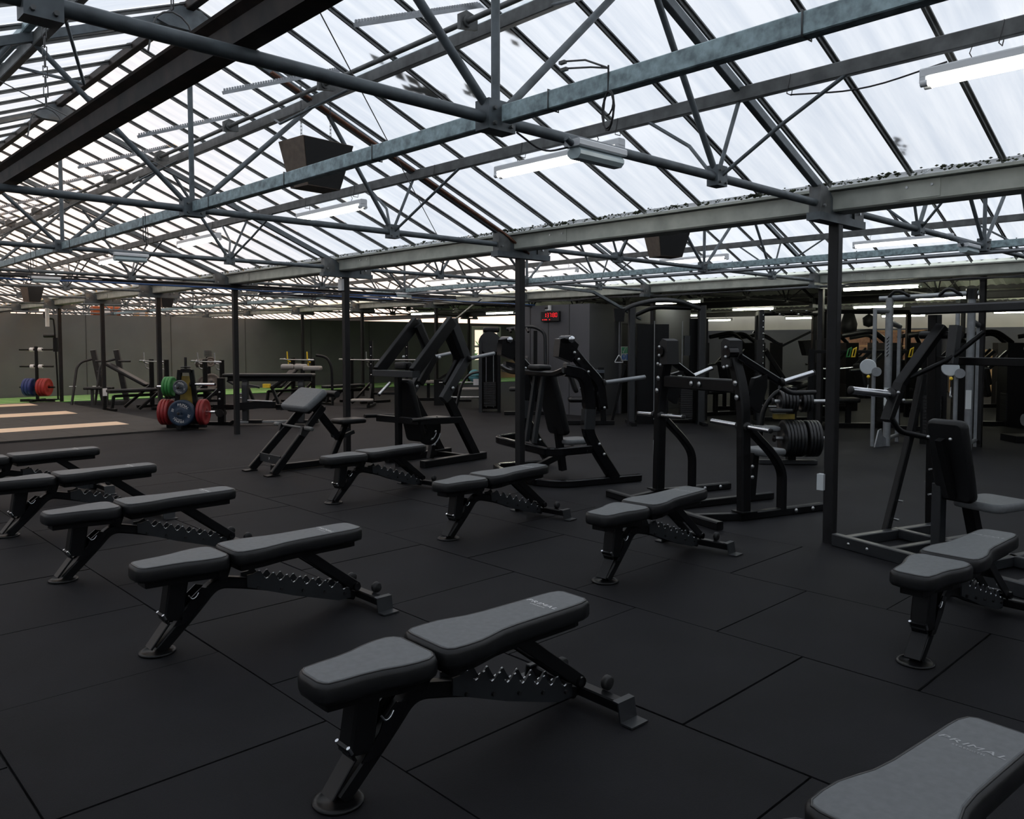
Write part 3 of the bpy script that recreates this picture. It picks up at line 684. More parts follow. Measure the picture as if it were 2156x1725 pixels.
for i, (x_, y_, z_, rz, lb) in enumerate(((3.42, 5.86, 2.74, 5, 'wedge loudspeaker on chains, nearest, before the second truss'), (8.05, 5.75, 2.52, -20, 'wedge loudspeaker hanging below the gutter, right of centre'), (4.1, 17.6, 2.28, 20, 'small brown loudspeaker hanging at the far left edge'), (6.75, 18.0, 2.27, 10, 'small brown loudspeaker hanging beside the fifth post'))):
    o = s0 if i == 0 else dup(s0, (x_, y_, z_), rz) if i < 2 else make_speaker(.78)
    o.location = (x_, y_, z_); o.rotation_euler = (0, 0, R(rz)); tag(o, lb, 'loudspeaker')
    if i >= 2: o.scale = (.72, .72, .95)
for i, (x_, y_, z_, m_, lb) in enumerate(((9.4, 30.6, 2.62, 'orange', 'orange box above the far left wall'), (10.9, 31.5, 2.60, 'tan', 'small tan box above the far left wall'))):
    mb = B(); mb.beam([(-.45 if i == 0 else -.2, 0, 0), (.45 if i == 0 else .2, 0, 0)], .3, .32, ch=.03)
    e = mb.build('heater_box', m_); e.location = (x_, y_, z_); tag(e, lb, 'box')
    B().box((0, -.16, 0), (.2, .02, .2)).build('vent_grille', 'white', e); B().tube([(0, 0, .15), (0, 0, 1.0)], .01, 6).build('hanger_rod', 'wire', e)

# LED clock on the store room wall, read from the left
t_ = thing('led_clock', 'black wall clock with red lit digits on the store room wall', 'clock', (12.49, 11.85, 2.06))
B().beam([(-.03, -.26, 0), (-.03, .26, 0)], .06, .21, ch=.006).build('case', 'rubberblack', t_)
SEG = {'0': 'abcdef', '1': 'bc', '2': 'abged', '3': 'abgcd', '7': 'abc', '8': 'abcdefg'}
def seven(mb, ch, y, z, w_, h_):
    a = h_ * .085
    def hz(zz): mb.box((-.063, y, zz), (.004, w_ * .72, a))
    def vt(yy, zz): mb.box((-.063, yy, zz), (.004, a, h_ * .40))
    for s_ in SEG[ch]:
        if s_ == 'a': hz(z + h_ / 2)
        if s_ == 'g': hz(z)
        if s_ == 'd': hz(z - h_ / 2)
        if s_ == 'b': vt(y - w_ / 2, z + h_ / 4)
        if s_ == 'c': vt(y - w_ / 2, z - h_ / 4)
        if s_ == 'f': vt(y + w_ / 2, z + h_ / 4)
        if s_ == 'e': vt(y + w_ / 2, z - h_ / 4)
mb = B()
for ch, y in (('1', .14), ('3', .055), ('7', -.015), ('8', -.115), ('0', -.19)): seven(mb, ch, y, .025, .045, .085)
for y in (.10, -.065):
    for z in (.005, .045): mb.box((-.063, y, z), (.004, .010, .010))
for y in (.20, .15, .11, .09, -.0): mb.box((-.063, y, -.07), (.004, .02, .018))
mb.build('digits', 'led', t_)
t_ = thing('wall_camera', 'small white camera bracket above the red clock', 'camera', (12.49, 11.9, 2.24))
B().box((-.03, -.02, 0), (.05, .05, .11)).build('bracket', 'white', t_); B().box((-.05, .03, -.04), (.05, .08, .03)).build('arm', 'white', t_); B().lathe([(0, -.03), (.025, -.03), (.03, .03), (0, .035)], (-.08, .03, .0), (-1, 0, 0), 12).build('lens', 'rubberblack', t_)

# safety sign on the store room
t_ = thing('safety_sign', 'green and blue safety sign with tick on the store room wall', 'sign', (13.66, 10.735, 1.27))
B().box((0, .006, 0), (.42, .01, .30)).build('board', 'signwhite', t_)
for (x_, z_, w_, h_, m_) in ((-.125, .072, .14, .128, 'signgreen'), (.075, .072, .23, .128, 'signgreen'), (.075, -.072, .23, .128, 'signblue')):
    B().box((x_, -.0005, z_), (w_, .003, h_)).build('field', m_, t_)
B().lathe([(0, 0), (.066, 0), (.066, .003), (0, .003)], (-.125, 0.001, -.072), (0, -1, 0), 20, False).build('disc', 'signblue', t_)
mb = B(); mb.beam([(-.165, -.004, .06), (-.14, -.004, .025), (-.085, -.004, .12)], .016, .003, up=(0, 1, 0), ch=0)
mb.box((-.125, -.005, -.05), (.022, .003, .07)); mb.box((-.125, -.005, -.115), (.024, .003, .018))
mb.build('symbols', 'signwhite', t_)
mb = B()
for q, (wd, zz) in enumerate(((.17, .105), (.10, .07), (.13, .035))):
    for i in range(5): mb.box((.075 - wd / 2 + wd * (i + .5) / 5, -.004, zz), (wd / 5 * .7, .002, .018))
for q, (wd, zz) in enumerate(((.12, -.045), (.12, -.10))):
    for i in range(4): mb.box((.075 - wd / 2 + wd * (i + .5) / 4, -.004, zz), (wd / 4 * .7, .002, .026))
mb.build('lettering', 'signwhite', t_)

# ================================================================== ADJUSTABLE BENCHES
def outline(half):      # list of (u, halfwidth), front to rear -> counter clockwise loop
    return [(u, -h) for u, h in half] + [(u, h) for u, h in reversed(half)]
SEAT = [(-.115, .045), (-.105, .075), (-.085, .094), (-.03, .102), (.04, .106), (.10, .116), (.16, .135), (.22, .146), (.27, .146), (.305, .128), (.325, .09)]
BACK = [(.335, .09), (.345, .125), (.375, .144), (.43, .149), (.50, .147), (.56, .134), (.62, .119), (.70, .112), (.85, .110), (1.0, .109), (1.06, .106), (1.105, .092), (1.125, .06)]
def inset(pts, k):
    n_ = len(pts); out = []
    for i in range(n_):
        a, b = pts[i - 1], pts[(i + 1) % n_]; tx, ty_ = b[0] - a[0], b[1] - a[1]; l_ = math.hypot(tx, ty_) or 1
        out.append((pts[i][0] - ty_ / l_ * k, pts[i][1] + tx / l_ * k))
    return out
def make_bench():
    t_ = thing('weight_bench', None, None)
    X, Yv = (1, 0, 0), (0, 1, 0)
    for nm, prof, zt in (('seat_pad', SEAT, .445), ('back_pad', BACK, .452)):
        pts = outline(prof)
        e = B().pad(pts, (0, 0, zt - .075), X, Yv, .072, .017).build(nm, 'vinyl', t_)
        tp = inset(pts, .016); mb = B(); n_ = len(tp)
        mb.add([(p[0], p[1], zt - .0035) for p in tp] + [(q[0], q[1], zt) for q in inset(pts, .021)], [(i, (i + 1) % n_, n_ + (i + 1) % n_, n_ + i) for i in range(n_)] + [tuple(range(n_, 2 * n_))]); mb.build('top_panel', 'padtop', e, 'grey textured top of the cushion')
        B().tube([(p[0], p[1], zt - .004) for p in inset(pts, .015)], .0035, 6, closed=True).build('piping', 'piping', e)
        B().prism(inset(pts, .045), (0, 0, zt - .092), X, Yv, .035).build('pad_board', 'frame', e)
        if nm == 'back_pad':
            mb = B(); text_flat(mb, 'PRIMAL', .030, (.925, 0, zt + .0008), (0, -1, 0), (1, 0, 0), .25, 1.55); text_flat(mb, 'STRENGTH', .011, (.898, 0, zt + .0008), (0, -1, 0), (1, 0, 0), 0, 1.35)
            mb.build('lettering', 'print', e)
    # main bent frame, from the front foot over to the rear bar
    B().beam(fillet([(.0, 0, .012), (.185, 0, .185), (.285, 0, .29), (.47, 0, .245), (1.10, 0, .048)], .13, 6), .058, .058, up=(0, 0, 1), ch=.008).build('main_frame', 'frame', t_)
    mb = B(); mb.lathe([(0, 0), (.082, 0), (.085, .004), (.085, .010), (.070, .012), (.068, .008), (0, .008)], (-.005, 0, 0), (0, 0, 1), 24); mb.build('front_foot', 'frame', t_)
    B().beam([(.095, 0, .36), (.062, 0, .150)], .082, .095, up=(1, 0, 0), ch=.008).build('seat_post', 'frame', t_)
    mb = B(); mb.beam([(.012, 0, .185), (.04, 0, .135), (-.045, 0, .03)], .074, .012, up=(0, 0, 1), ch=.003); mb.build('pedal_plate', 'frame', t_)
    for s in (-1, 1):
        B().cyl((.012, s * .036, .187), (.026, s * .036, .162), .007, 8).build('chrome_pin', 'chrome', t_)
        # curved seat adjuster plates
        B().prism([(.06, .12), (.12, .12), (.20, .20), (.25, .27), (.20, .285), (.15, .245), (.13, .20)], (0, s * .038, 0), (1, 0, 0), (0, 0, 1), .006).build('seat_adjuster', 'gloss', t_)
        B().tube(fillet([(.135, s * .043, .258), (.15, s * .043, .235), (.172, s * .043, .242), (.185, s * .043, .262)], .015, 3), .004, 6).build('adjuster_notch', 'chrome', t_)
        # toothed ladder
        lad = [(.44, .235), (.44, .298), (.475, .298)]
        for i in range(7):
            u0 = .50 + i * .078; zz = .288 - i * .0265
            lad += [(u0, zz + .020), (u0 + .012, zz + .022), (u0 + .03, zz - .008), (u0 + .045, zz - .030), (u0 + .062, zz - .022)]
        lad += [(1.06, .10), (1.06, .045), (.98, .045), (.70, .135)]
        e = B().prism(lad[::-1], (0, s * .036, 0), (1, 0, 0), (0, 0, 1), .008).build('ladder_plate', 'greyframe', t_)
        mb = B()
        for i in range(7):
            u0 = .50 + i * .078; zz = .288 - i * .0265
            mb.tube(fillet([(u0 + .034, s * .038, zz - .016), (u0 + .044, s * .038, zz - .030), (u0 + .056, s * .038, zz - .024)], .008, 3), .0038, 6)
            mb.tube([(u0 + .004, s * .038, zz + .019), (u0 + .012, s * .038, zz + .0215)], .0035, 6)
        mb.build('worn_edge', 'chrome', e)
        mb = B()
        for i in range(5): mb.cyl((.50 + i * .13, s * .038, .222 - i * .036), (.50 + i * .13, s * .050, .222 - i * .036), .0085, 8)
        tag(mb.build('bolt', 'rubberblack', e), kind='stuff')
        B().beam([(.74, s * .052, .375), (1.10, s * .052, .100)], .012, .055, up=(0, 0, 1), ch=.003).build('back_support', 'frame', t_)
    B().beam([(.72, 0, .39), (.90, 0, .258)], .09, .05, ch=.006).build('support_bridge', 'frame', t_)
    B().cyl((1.085, -.075, .108), (1.085, .075, .108), .022, 12).build('catch_roller', 'gloss', t_)
    B().cyl((.30, -.07, .355), (.30, .07, .355), .028, 12).build('hinge', 'frame', t_)
    B().beam([(.30, 0, .30), (.33, 0, .385)], .08, .07, up=(1, 0, 0)).build('hinge_block', 'frame', t_)
    B().beam([(1.135, -.25, .052), (1.135, .25, .052)], .055, .045, ch=.006).build('rear_bar', 'frame', t_)
    for s in (-1, 1):
        mb = B(); mb.beam([(1.135, s * .235, .082), (1.135, s * .262, .080), (1.135, s * .275, .006), (1.135, s * .335, .006)], .10, .007, up=(0, 0, 1), ch=0); mb.build('rear_foot', 'greyframe', t_)
        B().lathe([(0, -.015), (.022, -.015), (.030, -.010), (.030, .010), (.022, .015), (0, .015)], (1.175, s * .13, .100), (0, 1, 0), 14).build('wheel', 'rubberblack', t_)
    return t_
bench = make_bench()
BL = [(1.37, 2.25, -1.5, 'adjustable grey topped bench in the foreground centre, closest one seen whole'),
      (1.42, 3.97, 0, 'adjustable bench directly behind the foreground centre bench'),
      (1.435, 5.60, 1.5, 'adjustable bench third back in the left column'),
      (1.46, 7.19, 2, 'adjustable bench fourth back in the left column, seat at the left edge'),
      (1.46, 8.72, 2, 'adjustable bench farthest back in the left column, seat cut by the left edge'),
      (3.98, 6.58, 6, 'adjustable bench in the second column, farthest, below the row machine'),
      (3.88, 4.76, 5, 'adjustable bench in the second column, beside the chest press machine'),
      (3.89, 3.22, 3.5, 'adjustable bench in the second column, before the lat machine with chrome pegs'),
      (3.94, 1.38, -2, 'adjustable bench at the right edge, before the incline press'),
      (1.36, .735, -5, 'adjustable bench at the bottom right corner, only its back pad in view')]
for i, (x_, y_, a, lb) in enumerate(BL):
    o = bench if i == 0 else dup(bench, (x_, y_, 0), a)
    o.location = (x_, y_, 0); o.rotation_euler = (0, 0, R(a)); tag(o, lb, 'bench', 'adjustable benches in two columns')
    if i >= 7:        # the print is nearly rubbed off on these
        for ch in o.children:
            for gc in ch.children:
                if gc.name.startswith('lettering'): gc.material_slots[0].link = 'OBJECT'; gc.material_slots[0].material = M['fadedprint']
# ================================================================== MACHINES IN THE FRONT ROW
def mir(pts, s): return [(p[0], p[1] * s, p[2]) for p in pts]
def bolts(par, pts, r_=.016, axis=(0, -1, 0), l_=.016, mt='steel', nm='bolt'):
    a = V(axis)
    for p in pts: B().lathe([(0, 0), (r_, 0), (r_, l_ * .5), (r_ * .5, l_), (0, l_)], p, a, 10).build(nm, mt, par)
def horn(par, p0, p1, r_=.024, mt='chrome', nm='plate_horn', collar=True):
    e = B().cyl(p0, p1, r_, 14).build(nm, mt, par); d = (V(p1) - V(p0)).normalized()
    B().lathe([(0, 0), (r_ * 1.05, 0), (r_ * 1.05, .012), (r_ * .8, .018), (0, .018)], p1, d, 14).build('end_cap', 'rubberblack' if mt != 'silver' else 'silver', e)
    if collar: B().lathe([(0, -.01), (r_ * 1.7, -.01), (r_ * 1.7, .012), (0, .012)], p0, d, 14).build('collar', 'rubberblack', e)
    return e

# ---- preacher curl bench
t_ = thing('preacher_bench', 'preacher curl bench with broad grey slanted arm pad', 'bench', (4.62, 8.66, 0), 0)
# local x = depth along the bench, y lateral; pad slants towards -x
for s in (-1, 1):
    B().beam([(-.32, s * .27, .02), (.36, s * .20, .74)], .05, .09, up=(0, 0, 1), ch=.008).build('front_leg', 'frame', t_)
    B().box((-.34, s * .27, .008), (.15, .10, .014)).build('foot_plate', 'frame', t_)
    mb = B(); mb.prism([(0, 0), (.03, .10), (.07, .05), (.10, .10), (.13, .05), (.06, -.03)], (.02, s * .26, .44), (1, 0, 0), (0, 0, 1), .05); mb.build('bar_cradle', 'rubberblack', t_)
B().beam([(-.22, -.25, .16), (-.22, .25, .16)], .012, .10, ch=.003).build('brand_plate', 'greyframe', t_)
mb = B(); text_flat(mb, 'P', .05, (-.229, 0, .16), (0, -1, 0), (0, 0, 1)); mb.build('brand_mark', 'print', t_)
ex = V(0.80, 0, 0.60).normalized()
e = B().pad(rrect(.36, .60, .05), (.25, 0, .79), ex, (0, 1, 0), .085, .025).build('arm_pad', 'padtop', t_, 'worn grey arm cushion')
B().prism(rrect(.30, .52, .02), V(.25, 0, .79) + V(.6, 0, -.8) * .02, ex, (0, 1, 0), .03).build('pad_board', 'frame', t_)
B().cyl((.48, -.33, .89), (.48, .33, .89), .04, 12).build('rear_roll', 'vinyl', t_)
B().beam([(.34, 0, .76), (.72, 0, .30)], .06, .09, ch=.008).build('spine', 'frame', t_)
B().beam([(-.20, 0, .045), (.84, 0, .045)], .06, .075, ch=.008).build('base_beam', 'frame', t_)
B().beam([(.58, 0, .06), (.80, 0, .50)], .06, .07, ch=.006).build('seat_post', 'frame', t_)
for q in (0, .07): B().beam([(.60 + q, 0, .36 - q * .6), (.84 + q, 0, .43 - q * .6)], .05, .045, ch=.006).build('seat_arm', 'greyframe', t_)
e = B().pad(rrect(.38, .30, .06), (.84, 0, .50), (1, 0, 0), (0, 1, 0), .06, .02).build('seat', 'vinyl', t_)
t_ = thing('curl_bar', 'short steel curl bar resting in the preacher bench cradles', 'barbell', (4.70, 8.66, .515))
B().cyl((0, -.30, 0), (0, .30, 0), .014, 10).build('shaft', 'bar', t_)
for s in (-1, 1): B().lathe([(0, 0), (.025, 0), (.025, .15), (.02, .155), (0, .155)], (0, s * .29, 0), (0, s, 0), 12).build('sleeve', 'bar', t_)

# ---- machine A: plate loaded row machine with tall folded yoke
t_ = thing('row_machine', 'tall angular row machine with matt black folded yoke', 'machine', (5.98, 8.02, 0), 6)
for s in (-1, 1):
    y = s * .32
    B().beam([(-.28, y, 1.15), (.36, y, 1.77)], .075, .14, ch=.006).build('yoke_arm', 'frame', t_)
    B().beam([(.36, y, 1.78), (.62, y, 1.30), (.20, y, .80)], .12, .07, up=(0, 1, 0), ch=.006).build('lever_arm', 'greyframe', t_)
    B().beam([(.30, y - s * .09, 1.72), (.57, y - s * .09, 1.28), (.34, y - s * .09, .98)], .10, .05, up=(0, 1, 0), ch=.006).build('inner_lever', 'frame', t_)
    B().beam([(.29, y, .80), (.79, y, .05)], .075, .115, ch=.006).build('rear_leg', 'frame', t_)
    B().beam([(-.15, y, .045), (.95, y, .045)], .09, .085, ch=.006).build('base_rail', 'frame', t_)
    horn(t_, (.62, y + s * .04, 1.30), (1.06, y + s * .06, 1.36), .024, 'silver')
    B().lathe([(0, -.03), (.045, -.03), (.045, .03), (0, .03)], (.36, y, 1.76), (0, 1, 0), 14).build('pivot', 'frame', t_)
    bolts(t_, [(.10, y - .04, 1.32), (.32, y - .05, .94)], .024)
    B().tube(fillet([(-.42, s * .42, .60), (-.1, s * .36, .59), (.16, s * .36, .56)], .1), .024, 10).build('foot_bar', 'frame', t_)
B().beam([(-.28, -.36, 1.13), (-.28, .36, 1.13)], .12, .08, ch=.006).build('yoke_bar', 'greyframe', t_)
B().beam([(.72, -.32, .035), (.72, .32, .035)], .06, .06).build('base_cross', 'frame', t_)
B().beam([(-.24, 0, .0), (-.24, 0, 1.12)], .07, .07, up=(0, 1, 0)).build('mast', 'frame', t_)
B().beam([(-.24, -.36, .57), (.46, -.36, .54)], .05, .08).build('side_beam', 'frame', t_)
B().beam([(-.24, -.38, .57), (-.24, .38, .57)], .06, .08).build('cross_beam', 'frame', t_)
B().pad(rrect(.14, .20, .03), (-.20, -.05, 1.18), (1, 0, 0), (0, 1, 0), .09, .02).build('chin_pad', 'vinyl', t_)
B().pad(rrect(.80, .30, .06), (-.09, 0, .66), V(.28, 0, -.96), (0, 1, 0), .08, .02).build('chest_pad', 'vinyl', t_)
B().pad(rrect(.30, .30, .05), (.42, .02, .50), (1, 0, 0), (0, 1, 0), .06, .02).build('seat', 'vinyl', t_)
B().beam([(.42, .02, .50), (.30, .02, .04)], .07, .07).build('seat_post', 'frame', t_)
e = B().lathe([(0, -.01), (.20, -.01), (.20, .01), (0, .01)], (.12, -.15, .44), (0, 1, 0), 22, False, .5).build('cam_plate', 'frame', t_)
for rr_ in (.12, .19):
    B().tube([(.12 + rr_ * math.cos(R(-80 + 13 * i)), -.165, .42 + rr_ * math.sin(R(-80 + 13 * i))) for i in range(6)], .008, 6).build('guide_slot', 'steel', e)
bolts(t_, [(.16, -.165, .31), (.22, -.165, .40), (.20, -.165, .24)], .016)
horn(t_, (-.28, .1, 1.02), (-.42, .14, .88), .02, 'steel', 'grip', False)

# ---- machine B: glossy black chest press with curved frame
t_ = thing('chest_press', 'glossy black chest press with curved side frames beside the second post', 'machine', (6.60, 6.20, 0), -17)
for s in (-1, 1):
    y = s * .70
    B().beam(fillet([(-.30, y, 1.22), (-.06, y, 1.18), (.02, y, .85), (-.03, y, .60), (.10, y, .38), (.33, y, .05)], .12, 5), .125, .085, up=(0, 1, 0), ch=.014).build('side_frame', 'gloss', t_)
    B().beam(fillet([(-.27, y - s * .02, 1.50), (-.10, y, 1.30), (.13, y, 1.08), (.17, y, .80)], .08, 4), .115, .07, up=(0, 1, 0), ch=.014).build('press_arm', 'gloss', t_)
    B().prism([(-.10, -.10), (.06, -.16), (.14, .02), (.04, .10), (-.08, .08)], (-.28, y - s * .03, 1.46), (1, 0, 0), (0, 0, 1), .12).build('pivot_block', 'gloss', t_)
    e = B().cyl((-.27, y - .10, 1.535), (-.27, y + .10, 1.535), .04, 16).build('pivot_barrel', 'gloss', t_)
    B().lathe([(0, 0), (.038, 0), (.034, .008), (0, .010)], (-.27, y - .10, 1.535), (0, -1, 0), 18).build('barrel_cap', 'chrome', e)
    bolts(t_, [(-.22, y - .07, 1.40), (-.17, y - .07, 1.33), (-.04, y - .05, 1.20), (.16, y - .05, .82), (.10, y - .05, .44), (.16, y - .05, .33)], .016)
    horn(t_, (.17, y + s * .02, 1.08), (.66, y + s * .05, 1.13), .023, 'silver')
    B().cyl((.15, y - s * .03, .80), (.12, y - s * .30, .78), .02, 10).build('hand_grip', 'rubberblack', t_)
    B().beam([(.0, y, .81), (-.01, y, .60)], .135, .095, up=(0, 1, 0), ch=.012).build('leg_sleeve', 'greyframe', t_)
B().beam(fillet([(-.30, -.72, 1.22), (-.30, -.52, 1.17), (-.30, .52, 1.17), (-.30, .72, 1.22)], .12), .08, .06, ch=.012).build('top_bar', 'gloss', t_)
B().beam(fillet([(.02, -.72, .39), (-.42, -.66, .37), (-.44, -.4, .37), (-.44, .45, .37), (-.42, .68, .37), (.0, .72, .39)], .14, 5), .05, .085, ch=.01).build('mid_rail', 'gloss', t_)
B().beam(fillet([(.66, -.70, .04), (-.30, -.70, .04), (-.50, -.45, .04), (-.50, .45, .04), (-.42, .70, .04), (.30, .70, .04)], .16, 5), .07, .075, ch=.01).build('base_rail', 'gloss', t_)
B().pad(rrect(.16, .30, .04), (-.26, -.1, 1.20), (1, 0, 0), (0, 1, 0), .06, .02).build('head_pad', 'vinyl', t_)
B().pad(rrect(.74, .40, .06), (-.08, 0, .82), V(.26, 0, -.965), (0, 1, 0), .08, .022).build('back_pad', 'vinyl', t_)
for s in (-1, 1): B().beam([(-.20, s * .09, 1.15), (-.32, s * .09, .40)], .05, .05, up=(0, 1, 0)).build('back_strut', 'greyframe', t_)
B().beam([(.02, 0, .60), (.10, 0, .06)], .07, .08, up=(0, 1, 0)).build('seat_column', 'frame', t_)
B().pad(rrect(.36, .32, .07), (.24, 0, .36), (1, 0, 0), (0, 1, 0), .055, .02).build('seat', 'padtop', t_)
B().beam([(-.45, 0, .04), (.24, 0, .30)], .06, .07).build('seat_beam', 'frame', t_)

# ---- machine C: iso lateral lat machine with chrome pegs
t_ = thing('lat_machine', 'black lever machine with four chrome pegs and bolted crossbar', 'machine', (6.276, 4.11, 0), -17)
for s in (-1, 1):
    B().beam(fillet([(0, s * .59, .06), (0, s * .57, .95), (0, s * .54, 1.12), (-.01, s * .46, 1.36)], .08), .085, .10, up=(1, 0, 0), ch=.012).build('upright', 'frame', t_)
    B().beam(fillet([(.02, s * .59, .80), (.30, s * .60, .55), (.42, s * .60, .40), (.42, s * .60, .05)], .10, 5), .06, .085, up=(0, 1, 0), ch=.012).build('rear_leg', 'frame', t_)
    B().beam([(-.06, s * .60, .035), (.90, s * .60, .035)], .07, .07, ch=.01).build('base_rail', 'frame', t_)
    B().box((0, s * .60, .075), (.16, .14, .012)).build('foot_flange', 'frame', t_)
    B().prism([(-.06, -.06), (.05, -.07), (.06, .14), (.02, .18), (-.05, .16)], (-.01, s * .43, 1.36), (0, 1, 0), (0, 0, 1), .14).build('bearing_block', 'rubberblack', t_)
    e = B().lathe([(0, -.05), (.05, -.05), (.05, .05), (0, .05)], (-.05, s * .46, 1.42), (1, 0, 0), 16, False).build('bearing', 'gloss', t_)
    bolts(e, [(-.10, s * .46, 1.46), (-.10, s * .46, 1.38), (-.10, s * .48, 1.30), (-.10, s * .44, 1.29)], .016, (-1, 0, 0))
    horn(t_, (-.02, s * .64, .80), (-.02, s * .90, .79), .021)
    horn(t_, (-.02, s * .54, .80), (-.02, s * .20, .81), .021)
    B().beam([(.0, s * .52, 1.38), (.40, s * .58, 1.16)], .045, .06, ch=.01).build('lever_arm', 'gloss', t_)
    horn(t_, (.40, s * .60, 1.16), (.70, s * .66, 1.24), .023)
    B().tube(fillet([(.42, s * .56, 1.12), (.54, s * .56, 1.06), (.82, s * .58, 1.06)], .06), .022, 10).build('handle', 'rubberblack', t_)
    B().prism([(-.02, -.12), (.12, -.20), (.20, .02), (.20, .13), (.06, .10)], (.05, s * .56, 1.10), (1, 0, 0), (0, 0, 1), .05).build('gusset_box', 'frame', t_)
    B().box((.20, s * .535, 1.17), (.05, .008, .03)).build('warning_label', 'white', t_)
    bolts(t_, [(-.056, s * .53, 1.16), (-.056, s * .55, 1.04)], .024, (-1, 0, 0))
    bolts(t_, [(.55, s * .60 - .04, .04), (.75, s * .60 - .04, .04), (-.42, s * .35, .05)], .018)
B().beam([(-.01, -.50, 1.13), (-.01, .46, 1.13)], .075, .115, ch=.012).build('crossbar', 'frame', t_)
bolts(t_, [(-.05, .05, 1.13), (-.05, -.06, 1.13)], .024, (-1, 0, 0))
B().beam([(-.44, -.80, .035), (-.44, .80, .035)], .07, .07, ch=.01).build('front_rail', 'frame', t_)
B().beam([(-.44, 0, .035), (.9, 0, .035)], .06, .06).build('center_rail', 'frame', t_)
B().beam([(-.44, .45, .035), (.0, .60, .035)], .06, .06).build('corner_rail', 'frame', t_); B().beam([(-.44, -.45, .035), (.0, -.60, .035)], .06, .06).build('corner_rail', 'frame', t_)
B().box((0, .615, .45), (.06, .05, .20)).build('spec_label', 'white', t_)
B().beam([(.62, 0, .04), (.66, 0, .46)], .08, .08, up=(0, 1, 0)).build('seat_post', 'frame', t_)
B().pad(rrect(.30, .34, .05), (.78, 0, .44), (1, 0, 0), (0, 1, 0), .06, .02).build('seat', 'padtop', t_)
bolts(t_, [(.60, -.05, .34), (.60, -.05, .24)], .018)

# ---- machine D: incline press at the right edge
t_ = thing('incline_press', 'dark incline press with seat, back pad and chrome peg at the right edge', 'machine', (6.06, 1.70, 0), -17)
YC = .12
for s in (-1, 1):
    y = YC + s * .69
    B().beam([(.04, y, .05), (.30, y, .80), (.42, y, 1.25)], .055, .05, up=(0, 1, 0), ch=.006).build('front_leg', 'frame', t_)
    B().beam([(.58, y, .0), (.55, y, 1.72)], .07, .08, up=(0, 1, 0), ch=.006).build('rear_upright', 'frame', t_)
    B().box((.58, y, .008), (.14, .14, .014)).build('foot_plate', 'greyframe', t_)
    B().beam([(-.50, y - s * .06, .04), (.60, y - s * .06, .04)], .06, .075, ch=.006).build('side_rail', 'greyframe', t_)
    B().beam([(.06, y + s * .03, .90), (.20, y + s * .03, 1.18), (.50, y - s * .10, 1.63)], .06, .085, up=(0, 1, 0), ch=.006).build('press_arm', 'frame', t_)
    horn(t_, (.13, y + s * .05, 1.10), (-.25, y + s * .10, 1.14), .030)
    B().tube(fillet([(.08, y, .92), (.14, y - s * .02, .82), (.40, y - s * .10, .76)], .05), .022, 10).build('handle', 'frame', t_)
    B().cyl((.50, y + s * .08, 1.56), (.50, y - s * .26, 1.56), .03, 12).build('pivot_shaft', 'frame', t_)
    B().beam([(.42, y - s * .24, 1.34), (.46, y - s * .24, 1.63)], .07, .07, up=(0, 1, 0), ch=.006).build('stop_post', 'greyframe', t_)
    B().tube(fillet([(.24, y, 1.22), (.40, y - s * .25, 1.38), (.52, y - s * .42, 1.58)], .08), .018, 8).build('link_bar', 'frame', t_)
    bolts(t_, [(.10, y - .04, 1.12), (.16, y - .04, 1.06), (-.52, y - s * .14, .045), (-.52, y - s * .30, .045)], .014, (-1, 0, 0))
    for q in (.14, .28): B().cyl((.07 + q * .3, y - .06, q), (.07 + q * .3, y + .06, q), .008, 8).build('leg_bolt', 'steel', t_)
    for q in (.30, .50): B().cyl((.50, y - .02, q), (.61, y - .02, q), .008, 8).build('upright_bolt', 'steel', t_)
    B().beam([(.56, y - s * .02, 1.36), (.56, YC, 1.36)], .06, .06).build('back_cross', 'frame', t_)
B().beam([(-.50, YC - 1.0, .045), (-.50, YC + .70, .045)], .06, .09, ch=.006).build('front_rail', 'greyframe', t_)
B().beam([(.10, YC - .66, .045), (.10, YC + .66, .045)], .055, .07, ch=.006).build('cross_rail', 'greyframe', t_)
B().beam([(-.5, YC - .25, .045), (.6, YC - .25, .045)], .055, .07, ch=.006).build('inner_rail', 'greyframe', t_); B().beam([(-.5, YC + .25, .045), (.6, YC + .25, .045)], .055, .07, ch=.006).build('inner_rail', 'greyframe', t_)
B().beam([(.40, YC + .76, 1.755), (.40, YC - .95, 1.755)], .085, .07, ch=.012).build('top_beam', 'greyframe', t_)
B().beam([(.40, YC - .30, 1.74), (.60, YC - .42, 1.20)], .07, .07, up=(0, 1, 0)).build('top_strut', 'frame', t_)
B().pad(rrect(.58, .28, .05), (-.20, YC + .02, .69), V(.24, 0, -.97), (0, 1, 0), .07, .022).build('back_pad', 'vinyl', t_)
B().beam([(-.30, YC + .02, .85), (-.14, YC + .02, .45)], .05, .05, up=(0, 1, 0)).build('pad_strut', 'frame', t_)
B().beam([(-.12, YC + .14, .05), (-.12, YC + .14, .52)], .07, .07, up=(0, 1, 0)).build('pad_post', 'greyframe', t_)
B().beam([(-.05, YC, .55), (.10, YC, .10)], .07, .08, up=(0, 1, 0)).build('seat_column', 'frame', t_)
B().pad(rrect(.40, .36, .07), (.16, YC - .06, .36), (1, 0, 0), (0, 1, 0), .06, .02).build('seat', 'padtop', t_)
bolts(t_, [(-.30, YC + .1, .86), (-.30, YC - .06, .86), (-.12, YC - .05, .50)], .012, (-1, 0, 0))

